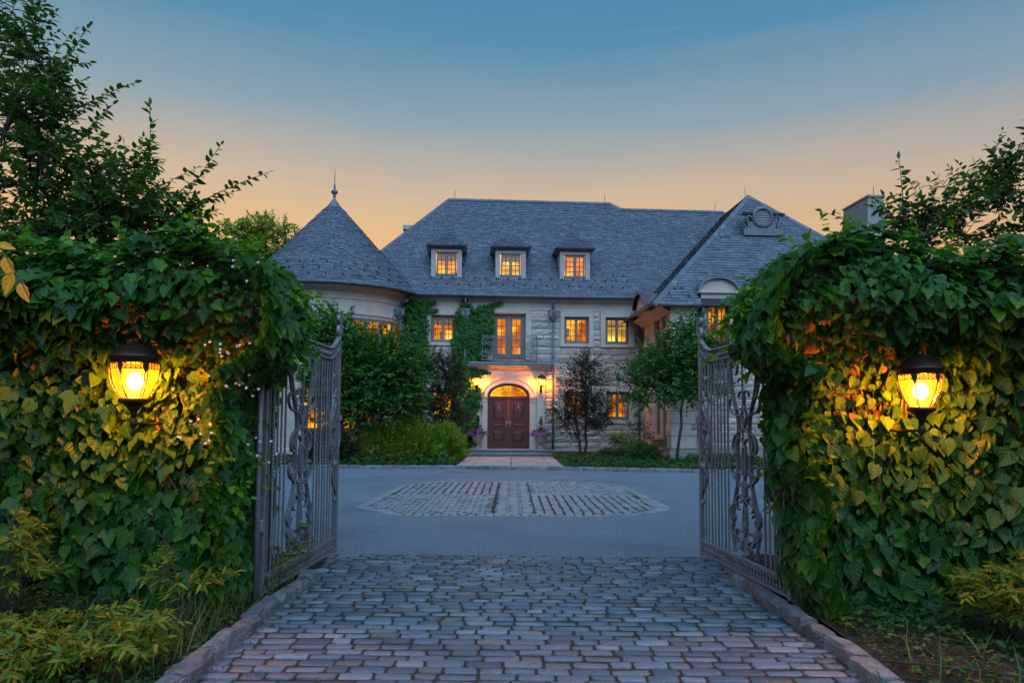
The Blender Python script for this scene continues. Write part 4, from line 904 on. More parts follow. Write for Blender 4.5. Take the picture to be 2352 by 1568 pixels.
for w0, w1 in ((1.1, 3.4), (4.5, 6.3)):
    hold = window_pieces(lambda f: f.build('side_window', M['frame'], H, False, loc=(WU + .03, -2.8, w0), rz=-math.pi / 2), 1.0, w1 - w0, room='inner_door', rows=5)
    m = MB(); m.box(WU - .09, WU + .1, -3.5, -3.3, w0 - .15, w1 + .16); m.box(WU - .09, WU + .1, -2.3, -2.1, w0 - .15, w1 + .16); m.box(WU - .085, WU + .1, -3.3, -2.3, w1, w1 + .15); m.box(WU - .1, WU + .1, -3.3, -2.3, w0 - .15, w0); hb('window_surround', 'lime', m)
# ---- hopper heads and downspouts
def downspout(u, v, w_top, w_bot, off=0.0, sl=.5):
    m = MB(); m.tube([(u, v, w_top - .55), (u, v, w_bot)], .055, 8); 
    for z in np.arange(w_bot + .6, w_top - 1, 1.9): m.lathe([(.06, 0), (.075, .02), (.075, .08), (.06, .10)], 8, (u, v, z))
    o = hb('downspout', 'lead', m, True)
    q = MB(); q.add([(u - .2, v - .14, w_top), (u + .2, v - .14, w_top), (u + .2, v + .14, w_top), (u - .2, v + .14, w_top), (u - .2, v - .14, w_top - .28), (u + .2, v - .14, w_top - .28), (u + .2, v + .14, w_top - .28), (u - .2, v + .14, w_top - .28), (u - .07, v - .07, w_top - .48), (u + .07, v - .07, w_top - .48), (u + .07, v + .07, w_top - .48), (u - .07, v + .07, w_top - .48)], [(0, 1, 2, 3)] + [(i + b, (i + 1) % 4 + b, (i + 1) % 4 + b + 4, i + b + 4) for b in (0, 4) for i in range(4)])
    q.box(u - .23, u + .23, v - .17, v + .15, w_top - .05, w_top + .01); hb('hopper_head', 'lead', q, parent=o)
    e = MB(); zc = w_top - .18                       # fleur-de-lis badge
    e.strap([(u, zc - .09), (u, zc), (u, zc + .10)], [.012, .05, .008], .02, v - .15)
    for s in (-1, 1): e.strap([(u + s * x, zc + z_) for x, z_ in ((.0, -.03), (.035, .0), (.065, .045), (.075, .02), (.06, .0))], [.012, .022, .024, .018, .01], .018, v - .15)
    e.strap([(u - .045, zc - .035), (u + .045, zc - .035)], .014, .024, v - .152); hb('emblem', 'dark', e, parent=o)
    g = MB(); g.tube([(u + off, -.42 if v > -2 else v - .1, w_top + sl), (u + off * .9, v - .10, w_top + sl * .55), (u, v, w_top + sl * .35), (u, v, w_top - .02)], .06, 8); hb('gutter_outlet', 'lead', g, True, parent=o)
downspout(2.12, -.20, 6.97, .3); downspout(-2.05, -.20, 6.97, .3); downspout(6.25, -.22, 5.95, .3, -.4, 1.0); downspout(7.75, WVF - .2, 5.95, .1, 0, .5); downspout(-5.05, -.75, 6.85, .3, .35, .65)
# ---- snow guards
gm = MB(); gm.box(-.035, .035, -.06, .05, -.005, .055); gm.box(-.012, .012, .05, .16, -.005, .012); gme = gm.mesh('snow_guard', M['dark'])
ga = math.atan(TM)
for r3, vv in enumerate((.02, .36, .68)):
    for i in range(19 if r3 < 2 else 12):
        u = -4.0 + i * .53 + (r3 % 2) * .26
        if r3 == 2: u = (4.2 + (i - 5) * .5)
        if r3 == 2 and u < 4.1: continue
        if u > 5.9 or (vv > .3 and any(abs(u - c) < .85 for c in dorms) and vv > .5): continue
        p = onroof(u, vv); o = link('snow_guard', gme, roof, (u, vv, p.z + .02)); o.rotation_euler = (ga, 0, 0)
for r3, (rr3, zz3) in enumerate(((4.3, 7.99), (3.95, 8.31), (3.6, 8.66))):
    for i in range(13):
        a = R(-150) + (i + .5 * (r3 % 2)) * R(9.6); o = link('snow_guard', gme, troof, (TC.x + rr3 * math.cos(a), TC.y + rr3 * math.sin(a), zz3 + .03)); o.rotation_euler = (R(44), 0, a + math.pi / 2)
for u, v in ((7.0, -4.5), (8.1 - 1.7, -4.75), (7.2, -4.85), (6.7, -4.5)): o = link('snow_guard', gme, wroof, (u, v, WW + TW * (v - WV0) + .03)); o.rotation_euler = (math.atan(TW), 0, 0)
# ---- chimneys
ci = HL(0, 0, 0); cu0 = 17.05
m = MB(); m.box(17.3, 18.15, -.95, 1.3, 0, 11.15); ch = hb('chimney', 'rock', m)
m = MB(); m.box(17.18, 18.28, -1.08, 1.42, 11.15, 11.34); m.add([(17.24, -1.02, 11.34), (18.22, -1.02, 11.34), (18.22, 1.36, 11.34), (17.24, 1.36, 11.34), (17.34, -.92, 12.66), (18.12, -.92, 12.66), (18.12, 1.26, 12.66), (17.34, 1.26, 12.66)], [(4, 5, 6, 7), (0, 1, 5, 4), (1, 2, 6, 5), (2, 3, 7, 6), (3, 0, 4, 7)]); m.box(17.29, 18.17, -.98, 1.32, 12.66, 12.75); hb('chimney_cap', 'plinth', m, parent=ch)
hb('lightning_rod', 'gutter', MB().tube([(17.7, -.8, 12.7), (17.7, -.8, 13.2)], .014, 5), parent=ch)
m = MB(); m.box(-5.7, -4.6, 8.0, 9.2, 9, 13.0); m.box(-5.85, -4.5, 7.9, 9.3, 13.0, 13.25); hb('rear_chimney', 'dormer', m)
# ---- emit slates: nearest 300 visible as parts, the others as one part
cen = np.array([[sum(p[i] for p in s) / 6 for i in range(3)] for s in SL]); wc = np.array([HL(*c) for c in cen])
vis, dd = visible(wc); onl = cen[:, 0] < 9.5
order = np.argsort(np.where(vis & onl & ((cen[:, 1] < -3.2) | (cen[:, 0] < -4.3)), dd - (6 * (cen[:, 0] < -4.3)), 1e6)); chosen = set(order[:300].tolist())
rest = MB()
for i, s in enumerate(SL):
    if i in chosen: MB().add([tuple(p) for p in s], SFACE).build('slate', M['slate'], troof if cen[i, 0] < -4 else wroof)
    else: rest.add([tuple(p) for p in s], SFACE)
rest.build('slates', M['slate'], roof)['kind'] = 'stuff'

# ================================================================== GATES
GL = 2.15
def topz(s, base): return base + (.20 * max(0, (s - 1.72) / .43) ** 2.2 if s > 1.72 else 0)
def twisted(h, w=.009, turns=None):
    m = MB(); n = int(h / .018); turns = h * 7
    for i in range(n + 1):
        a = 2 * math.pi * turns * i / n
        for j in range(4): q = a + math.pi / 2 * j; m.v.append((w * 1.35 * math.cos(q), w * 1.35 * math.sin(q), h * i / n))
    m.f = [(i * 4 + j, i * 4 + (j + 1) % 4, i * 4 + 4 + (j + 1) % 4, i * 4 + 4 + j) for i in range(n) for j in range(4)]; return m
def make_gate(label, loc, rz):
    g = thing('iron_gate', label, 'gate', loc, rz, 'wrought iron driveway gates'); I = M['iron']
    def P(name, mb, smooth=False, parent=g, **k): return mb.build(name, I, parent, smooth, **k)
    P('hinge_stile', MB().box(0, .045, -.02, .02, .07, 2.42)); P('lock_stile', MB().box(GL - .05, GL, -.022, .022, .07, 2.60))
    for z in (.10, .235): P('bottom_rail', MB().box(.045, GL - .05, -.018, .018, z - .014, z + .014))
    ss = np.concatenate([np.linspace(.045, 1.7, 4), np.linspace(1.76, GL - .02, 12)])
    for b, w, d in ((2.42, .022, .05), (2.30, .020, .036)): P('top_rail', MB().strap([(s, topz(s, b)) for s in ss], w, d), True)
    c0 = .93; k = 0
    for s in np.arange(.12, GL - .1, .0935):
        zt = topz(s, 2.29); inl = abs(s - c0) < .36
        if inl and abs(s - c0) > .05: 
            k += 1; continue
        if k % 2: P('twisted_bar', twisted(zt - .245), loc=(s, 0, .245))
        else: P('bar', MB().box(s - .008, s + .008, -.008, .008, .245, zt))
        k += 1
    for s in np.arange(.09, GL - .07, .062):                 # small turned drops in the top and bottom bands
        b = topz(s, 2.31); q = MB(); q.lathe([(.006, 0), (.006, .02), (.019, .035), (.021, .05), (.008, .062), (.015, .075), (.006, .088), (.006, .10)], 6); P('band_drop', q, True, loc=(s, 0, b))
    for s in np.arange(.08, GL - .07, .066):
        q = MB(); q.lathe([(.006, 0), (.018, .02), (.007, .05), (.007, .06), (.018, .09), (.006, .108)], 6); P('band_collar', q, True, loc=(s, 0, .114))
    sc = []
    for s in (-1, 1):
        for kd, a, b, tn, mi in (('C', (.19, 2.10), (.12, 1.86), 4.6, 1), ('S', (.27, 1.84), (.10, 1.56), 4.4, 0), ('S', (.05, 1.70), (.17, 1.36), 4.4, 1),
                              ('C', (.13, 1.30), (.09, 1.08), 4.6, 0), ('S', (.22, 1.16), (.09, .88), 4.4, 0), ('S', (.07, .96), (.24, .66), 4.6, 1), ('C', (.14, .72), (.10, .50), 4.6, 0), ('S', (.26, .56), (.13, .36), 4.4, 0)):
            sc.append([(c0 + s * x, z) for x, z in euler(kd, a, b, tn, mirror=bool(mi))])
        t = np.linspace(0, 1, 60); xo = .02 + .30 * np.interp(t, [0, .12, .22, .34, .48, .62, .74, .88, 1], [1.0, .98, .75, .25, .55, .35, .8, 1.0, .75]); xo = np.convolve(np.pad(xo, 4, 'edge'), np.ones(9) / 9, 'valid')
        sc.append([(c0 + s * x, 2.27 - q * 1.99) for x, q in zip(xo, t)])
    e0 = GL - .05
    for kd, a, b, tn, mi in (('S', (.05, 2.12), (.07, 1.90), 4.2, 0), ('S', (.13, 1.86), (.09, 1.60), 4.4, 1), ('S', (.06, 1.62), (.17, 1.38), 4.4, 0), ('C', (.10, 1.40), (.10, 1.20), 4.4, 1), ('S', (.16, 1.24), (.08, 1.0), 4.4, 1), ('S', (.05, .96), (.07, .72), 4.2, 0)):
        sc.append([(e0 - x, z) for x, z in euler(kd, a, b, tn, mirror=bool(mi))])
    t = np.linspace(0, math.pi, 30); sc.append([(e0 - .05 - .20 * math.sin(q), 1.98 - 1.06 * q / math.pi) for q in t])
    for i_, p in enumerate(sc): P('scroll', MB().strap(p, .0135, .026 + .0017 * (i_ % 9), .0006 * (i_ % 5)))
    # rosettes where scrolls meet
    for x, z in ((c0, 1.75), (c0, 1.36), (c0, .88), (c0, .58)): P('rosette', MB().lathe([(.0, -.022), (.02, -.018), (.026, 0), (.02, .018), (0, .022)], 8), True, loc=(x, 0, z)).rotation_euler = (math.pi / 2, 0, 0)
    # finial scroll on the lock stile
    P('finial_scroll', MB().strap(list(euler('C', (GL - .035, 2.68), (GL - .02, 2.78), 4.4)), .018, .04), True)
    P('finial_scroll', MB().strap([(GL - .02 - .055 * math.cos(a) * (1 - a / 14), 2.665 + .065 * math.sin(a) * (1 - a / 14)) for a in np.linspace(-1.6, 7.5, 40)], .02, .042), True)
    P('finial_scroll', MB().strap([(GL - .03 + .035 * math.cos(a) * (1 - a / 12), 2.80 + .04 * math.sin(a) * (1 - a / 12)) for a in np.linspace(-1.6, 7.0, 34)], .016, .04), True)
    # pull handle bulging past the stile, with its lock box
    P('handle', MB().tube([(GL, 0, 1.66), (GL + .05, 0, 1.64), (GL + .07, 0, 1.56), (GL + .085, 0, 1.46), (GL + .075, 0, 1.36), (GL + .04, 0, 1.29), (GL, 0, 1.27)], [.012, .016, .014, .012, .014, .016, .012], 8), True)
    P('lock_box', MB().box(GL - .06, GL + .055, -.035, .035, 1.60, 1.67))
    for z in (.62, 2.0): P('hinge', MB().lathe([(.028, 0), (.034, .02), (.034, .10), (.028, .12)], 10), True, loc=(-.03, 0, z))
    P('hinge_post', MB().tube([(-.085, .0, -.05), (-.085, 0, 2.5)], .024, 10), True)
    return g
make_gate('open wrought iron gate leaf by the hedge with white hydrangea florets, on the left', (-2.16, 6.1, .02), math.atan2(2.15, .11))
make_gate('open wrought iron gate leaf half hidden by large ivy leaves, on the right', (2.43, 6.1, .02), math.atan2(2.15, -.20))

# ================================================================== GATE WALLS AND IVY
def garden_wall(label, x0, x1, sg):
    m = MB(); y0, y1 = 6.05, 6.75; g = np.random.default_rng(3 if sg < 0 else 4)
    w = thing('garden_wall', label, 'wall', ((x0 + x1) / 2, 6.4, 0), 0, 'ivy covered gate walls'); cx = (x0 + x1) / 2
    MB().box(x0 - cx, x1 - cx, y0 + .06 - 6.4, y1 - 6.4, -.1, 2.85).build('core', M['joint'], w)
    z = -.05; k = 0
    xi = x1 if sg < 0 else x0
    while z < 2.8:
        h = g.uniform(.14, .24); d = 0.0
        x = 0.0
        while x < 3.0:
            l = g.uniform(.22, .5); a, b = (xi - x - l, xi - x) if sg < 0 else (xi + x, xi + x + l)
            mb = rockface(l - .015, h - .015, 9000 + k + (500 if sg > 0 else 0), .03, 4, 3); mb.build('stone', M['brick'], w, loc=(a - cx, y0 + .06 - 6.4, z)); x += l; k += 1
        z += h
    MB().box(x0 - cx - .05, x1 - cx + .05, y0 - .04 - 6.4, y1 + .06 - 6.4, 2.85, 2.95).build('coping', M['plinth'], w)
    return w
garden_wall('stone gate wall under ivy behind the left lantern', -8.0, -2.28, -1)
garden_wall('stone gate wall under ivy behind the right lantern', 2.56, 8.5, 1)
def ivy_mass(name, label, xi, sg, top, overhang, tp, mats, n, size, seed, lampx, bulge, tp2=None, slope=.2, s0=.8, base=0.0):
    """sg -1: mass lies left of xi; covers the front, top and gate end of the wall"""
    g = np.random.default_rng(seed); root = thing(name, label, 'climbing plant', (xi + sg * 2.2, 6.0, 0)); A = LS(); B = LS(); C_ = LS()
    bumps = [(g.uniform(0, 6), g.uniform(.2, 3.2), g.uniform(.25, .6), g.uniform(-.12, .16)) for _ in range(60)]
    def bump(d, z): return sum(a * np.exp(-((d - x) ** 2 + (z - y) ** 2) / (s * s)) for x, y, s, a in bumps)
    def oh(z): t = np.clip((z - 2.0) / .65, 0, 1); return overhang * t * t * (3 - 2 * t)
    def tops(d): return top + .10 * np.sin(d * 2.3 + seed) + .07 * np.sin(d * 5.1) - .42 * np.clip(.5 - d, 0, 1) ** 1.3 - slope * np.clip(d - s0, 0, 2)
    # front
    k = n; d = g.uniform(-.55, 5.2, k); z = .06 + g.uniform(.0, 1, k) ** .9 * (tops(d) - .06); b = bump(d, z)
    inb = d > -(np.maximum(bulge * np.exp(-((z - 2.5) / .48) ** 4), base * (.75 + .25 * np.sin(z * 5.0)) * np.clip((z - .15) / 1.0, 0, 1)) + .06)
    rnd = np.clip((z - (tops(d) - .45)) / .45, 0, 1)
    y = 5.97 - oh(z) * (1 - rnd ** 2.5 * .75) - b - g.uniform(-.05, .16, k); x = xi + sg * d
    lowedge = np.clip((.45 - z) / .45, 0, 1); y += lowedge * .05; y += np.clip(.1 - d, 0, 1) ** 2 * 1.2
    keepw = inb & ~((abs(x - lampx) < .20) & (abs(z - 1.9) < .36) & (y < 5.75))
    keepw &= ~((abs(x - lampx) < .75) & (z < 2.15) & (z > 1.0) & (g.random(k) < .25))
    keepw &= ~((z < .5) & (d > 1.0) & (g.random(k) < .25))
    Nn = np.stack([g.normal(0, .5, k), -1 + rnd * .75 + g.normal(0, .2, k), .28 + rnd * 1.3 + .6 * (oh(z) > .05) + g.normal(0, .42, k)], 1)
    Tt = np.stack([g.normal(0, .62, k) , -.35 - rnd * .6 + g.normal(0, .28, k), -1 + rnd * .5 + g.normal(0, .2, k)], 1)
    S = size * (.42 + .95 * g.random(k) ** 1.6) * np.where((d < .9) & (z > 1.7), .72, 1)
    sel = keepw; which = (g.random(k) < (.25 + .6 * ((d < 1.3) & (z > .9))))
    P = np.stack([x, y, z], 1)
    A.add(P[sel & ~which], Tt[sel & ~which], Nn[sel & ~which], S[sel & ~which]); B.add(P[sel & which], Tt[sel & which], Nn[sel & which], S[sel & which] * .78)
    # top: lighter leaf kinds, their colour partly standing in for skylight
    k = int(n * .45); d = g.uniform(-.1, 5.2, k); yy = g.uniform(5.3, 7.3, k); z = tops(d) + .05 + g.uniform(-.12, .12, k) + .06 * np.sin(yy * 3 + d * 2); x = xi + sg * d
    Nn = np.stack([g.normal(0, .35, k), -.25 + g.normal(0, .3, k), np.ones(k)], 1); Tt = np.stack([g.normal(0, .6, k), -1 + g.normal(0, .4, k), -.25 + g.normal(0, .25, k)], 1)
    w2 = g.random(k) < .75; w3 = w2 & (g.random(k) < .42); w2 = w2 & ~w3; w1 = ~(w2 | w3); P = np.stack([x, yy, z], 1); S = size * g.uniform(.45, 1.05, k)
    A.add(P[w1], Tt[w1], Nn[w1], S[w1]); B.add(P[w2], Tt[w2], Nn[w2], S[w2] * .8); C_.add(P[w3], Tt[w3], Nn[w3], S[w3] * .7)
    # gate end
    k = int(n * .42); z = g.uniform(.12, top - .12, k); yy = g.uniform(5.55, 7.0, k)
    bz = bulge * np.exp(-((z - 2.5) / .48) ** 4) * np.clip(1 - (yy - 6.0) / 1.9, .3, 1); bz = np.maximum(bz, base * (.75 + .25 * np.sin(z * 5.0)) * np.clip((z - .15) / 1.0, 0, 1) * np.clip(1.15 - (yy - 5.7) / .9, 0, 1)); x = xi - sg * (bz + g.uniform(-.10, .05, k) + .05 * np.sin(z * 7 + yy * 4))
    yy = np.where(z > 2.0, yy - .25, yy)
    ok = ~((z < 2.15) & (yy > 6.1 + .5 * (g.random(k) < .4)))
    Nn = np.stack([-sg * (1 + g.normal(0, .2, k)), -.6 + g.normal(0, .35, k), .35 + g.normal(0, .3, k)], 1); Tt = np.stack([-sg * .25 + g.normal(0, .3, k), -.25 + g.normal(0, .4, k), -1 + g.normal(0, .25, k)], 1)
    w2 = g.random(k) < .6; P = np.stack([x, yy, z], 1); S = size * g.uniform(.5, 1.0, k)
    A.add(P[ok & ~w2], Tt[ok & ~w2], Nn[ok & ~w2], S[ok & ~w2]); B.add(P[ok & w2], Tt[ok & w2], Nn[ok & w2], S[ok & w2] * .8)
    # stems on the wall and loose runners
    tw = MB()
    for i in range(60):
        d0 = g.uniform(0, 4.5); z0 = g.uniform(.1, 1.2); pth = [np.array([xi + sg * d0 - root.location[0], 5.98 - 6.0, z0])]
        for j in range(7): pth.append(pth[-1] + np.array([g.normal(0, .10), g.normal(0, .015), g.uniform(.12, .3)]))
        tw.tube([p for p in pth if p[2] < 2.8][:8] + [pth[-1] * .999], .009, 4, False)
    tw.build('stems', M['vine'], root)['kind'] = 'stuff'
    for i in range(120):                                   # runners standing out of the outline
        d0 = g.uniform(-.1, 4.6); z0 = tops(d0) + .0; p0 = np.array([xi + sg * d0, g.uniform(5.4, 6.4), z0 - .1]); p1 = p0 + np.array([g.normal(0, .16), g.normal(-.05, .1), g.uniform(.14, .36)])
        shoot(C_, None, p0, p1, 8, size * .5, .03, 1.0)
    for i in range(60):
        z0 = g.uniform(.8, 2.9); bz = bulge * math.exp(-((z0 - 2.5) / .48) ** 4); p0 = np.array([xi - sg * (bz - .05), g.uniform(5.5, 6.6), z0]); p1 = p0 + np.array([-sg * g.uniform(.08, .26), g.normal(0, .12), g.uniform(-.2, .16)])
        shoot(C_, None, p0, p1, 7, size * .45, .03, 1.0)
    foliage(root, C_, T_WIDE, M['new_skylit_leaf'], 'runners_and_skylit_top')
    D_ = LS(); k = 55; d = g.uniform(0, 4, k); z = g.uniform(.2, 2.4, k); D_.add(np.stack([xi + sg * d, 5.90 - oh(z) * .9 - bump(d, z) - g.uniform(0, .12, k), z], 1), np.stack([g.normal(0, .6, k), g.normal(-.3, .3, k), -np.ones(k)], 1), np.stack([g.normal(0, .6, k), -np.ones(k), g.normal(.3, .4, k)], 1), size * g.uniform(.3, .75, k)); foliage(root, D_, T_WIDE, M['litter'], 'withered_leaves')
    vn = A.arr()[0]
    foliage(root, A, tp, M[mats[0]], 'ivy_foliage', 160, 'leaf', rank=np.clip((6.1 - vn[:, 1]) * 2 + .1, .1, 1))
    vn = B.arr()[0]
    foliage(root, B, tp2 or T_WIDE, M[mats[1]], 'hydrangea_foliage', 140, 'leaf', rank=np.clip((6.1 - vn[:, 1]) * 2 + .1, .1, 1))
    return root, g
LAMPS = ((-2.995, 5.53, 1.895), (3.25, 5.53, 1.87))
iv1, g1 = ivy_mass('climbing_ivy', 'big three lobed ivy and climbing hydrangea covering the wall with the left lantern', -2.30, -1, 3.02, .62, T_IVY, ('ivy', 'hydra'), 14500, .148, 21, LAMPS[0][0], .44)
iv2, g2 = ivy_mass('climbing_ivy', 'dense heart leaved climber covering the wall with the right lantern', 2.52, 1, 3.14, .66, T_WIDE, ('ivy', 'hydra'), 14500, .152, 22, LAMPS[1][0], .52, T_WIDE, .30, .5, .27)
# lacecap flower heads with white florets on the left plant
F_ = LS(); Gc = LS()
for i in range(15):
    z0 = g1.uniform(1.2, 2.9); c = np.array([-2.15 + (.32 if z0 > 2.1 else 0) + g1.uniform(-.5, .12), 5.62 + g1.uniform(-.25, .5) - (.3 if z0 > 2.2 else 0), z0])
    k = 90; d = nrm(g1.normal(0, 1, (k, 3))); Gc.add(c + d * np.array([.09, .06, .035]), d, g1.normal(0, 1, (k, 3)), .018)
    k = 7; d = nrm(g1.normal(0, 1, (k, 3)) * np.array([1, .6, .5])); F_.add(np.repeat(c + d * .12, 4, 0) , np.tile(np.array([[1, 0, .2], [-1, 0, .2], [.1, -.5, 1], [.1, -.5, -1]]), (k, 1)) + g1.normal(0, .2, (4 * k, 3)), np.tile([[0, -1, .4]], (4 * k, 1)), .013)
foliage(iv1, F_, T_ROUND, M['white'], 'florets'); foliage(iv1, Gc, T_NEEDLE, M['hydra'], 'flower_heads')
# vine on the foot of the left gate
vr = thing('gate_vine', 'small leafed vine wandering along the foot of the left gate leaf', 'climbing plant', (-2.12, 6.5, .1)); ls = LS(); tw = MB()
for i in range(16):
    y0 = rng.uniform(6.15, 7.3); p0 = np.array([-2.10 + .03 * rng.normal(), y0, rng.uniform(.1, .5)]); p1 = p0 + np.array([.03 * rng.normal() + .03, rng.uniform(-.2, .35), rng.uniform(-.05, .3)]); shoot(ls, tw, p0, p1, 12, .055, .04, r=.003)
tw.v = [(a + 2.12, b - 6.5, c - .1) for a, b, c in tw.v]; tw.build('stems', M['vine'], vr)['kind'] = 'stuff'; foliage(vr, ls, T_OV, M['nandina'], 'vine_leaves')

# ================================================================== LANTERNS
def lantern(label, loc, rz, scale, power, group, arm=.36, hexa=6):
    L_ = thing('wall_lantern', label, 'lantern', loc, rz, group); L_.scale = (scale,) * 3; B_ = M['bronze']
    gp = [(.088, .0), (.126, .07), (.155, .145), (.172, .22), (.178, .285)]     # glass profile
    def P(n, mb, sm=True, parent=L_, **k): return mb.build(n, B_, parent, sm, **k)
    P('cap', MB().lathe([(.165, .285), (.183, .29), (.186, .32), (.196, .33), (.20, .345), (.188, .355), (.182, .365), (.165, .38), (.13, .42), (.08, .45), (.04, .462), (.03, .475), (.035, .49), (.012, .505), (.0, .52)], 24))
    P('base_cup', MB().lathe([(.0, -.16), (.02, -.16), (.024, -.12), (.035, -.10), (.055, -.07), (.09, -.04), (.115, -.03), (.115, .0), (.09, .005), (0, .005)], 20))
    P('stem', MB().lathe([(0, -.31), (.012, -.30), (.024, -.275), (.012, -.25), (.018, -.235), (.028, -.225), (.028, -.165), (.02, -.155)], 12))
    n = hexa; gl = MB()
    for j in range(len(gp) - 1):
        for i in range(n):
            a, b = 2 * math.pi * (i + .5) / n, 2 * math.pi * (i + 1.5) / n; (r0, z0), (r1, z1) = gp[j], gp[j + 1]
            gl.quad((r0 * math.cos(a), r0 * math.sin(a), z0), (r0 * math.cos(b), r0 * math.sin(b), z0), (r1 * math.cos(b), r1 * math.sin(b), z1), (r1 * math.cos(a), r1 * math.sin(a), z1))
    gl.build('glass', M['lampglass'], L_)
    for i in range(n):
        a = 2 * math.pi * (i + .5) / n; q = MB(); ca, sa = math.cos(a), math.sin(a)
        for off in (0, 1):
            pth = [((r + .004 + off * .022 * math.sin(math.pi * min(1, (k_ + .3) / 4.2))) * ca - sa * off * .014, (r + .004 + off * .022 * math.sin(math.pi * min(1, (k_ + .3) / 4.2))) * sa + ca * off * .014, z) for k_, (r, z) in enumerate(gp)]
            q.tube(pth, .0035, 4)
            if off: 
                for k_ in (1, 2, 3): q.tube([((gp[k_][0] + .004) * ca, (gp[k_][0] + .004) * sa, gp[k_][1]), pth[k_]], .003, 4)
        q.add([((.182) * math.cos(a + s), .182 * math.sin(a + s), z) for s, z in ((-.14, .29), (.14, .29), (.11, .24), (0, .20), (-.11, .24))], [(0, 1, 2, 3, 4)])
        P('rib', q, False)
        b = a + 2 * math.pi / n; q = MB(); A0 = Vector((.1785 * ca, .1785 * sa, .24)); A1 = Vector((.1785 * math.cos(b), .1785 * math.sin(b), .24)); up_ = Vector((0, 0, .045)); o = 1.02
        for z in (0, 1): q.tube([A0 + up_ * z, A1 + up_ * z], .0035, 4)
        for k_ in range(5):
            p, r = A0 + (A1 - A0) * k_ / 5, A0 + (A1 - A0) * (k_ + 1) / 5
            q.tube([p, r + up_], .0025, 4); q.tube([p + up_, r], .0025, 4); q.tube([p, p + up_], .0025, 4)
        P('lattice', q, False)
    MB().lathe([(0, .06), (.035, .075), (.06, .115), (.06, .17), (.035, .205), (0, .22)], 14).build('bulb', M['bulb'], L_, True)
    MB().lathe([(.05, .02), (.078, .06), (.09, .12), (.088, .19), (.065, .25)], 18).build('added_glow_sleeve', M['glow_sleeve'], L_, True)  # added glowing sleeve, grades the glow between bulb and glass
    q = MB(); q.tube([(0, 0, -.20), (0, arm * .5, -.215), (0, arm * .85, -.19), (0, arm, -.16)], [.014, .014, .016, .02], 8); q.lathe([(.06, 0), (.07, .01), (.06, .03)], 12, (0, arm, -.19)); q.box(-.05, .05, arm - .02, arm + .02, -.30, -.02); P('bracket', q)
    ld_ = bpy.data.lights.new('lantern_light', 'POINT'); ld_.energy = power; ld_.color = (1.0, .36, .03); ld_.shadow_soft_size = .078 * scale
    lo = bpy.data.objects.new('lantern_light', ld_); COL.objects.link(lo); lo.parent = L_; lo.location = (0, 0, .15)
    return L_
lantern('glowing bronze lantern on the ivy wall beside the left gate', (LAMPS[0][0], LAMPS[0][1], LAMPS[0][2] - .12), R(-8), .97, 820, 'gate wall lanterns', .45)
lantern('glowing bronze lantern on the ivy wall beside the right gate', (LAMPS[1][0], LAMPS[1][1], LAMPS[1][2] - .12), R(16), .90, 900, 'gate wall lanterns', .5)
for u, lb in ((-1.50, 'small glowing lantern at the ivy covered left side of the front door'), (1.55, 'small glowing lantern on the right pilaster of the front door')):
    lantern(lb, tuple(HL(u, -.42, 3.38)), YAW, 1.1, 1400, 'front door lanterns', .22)

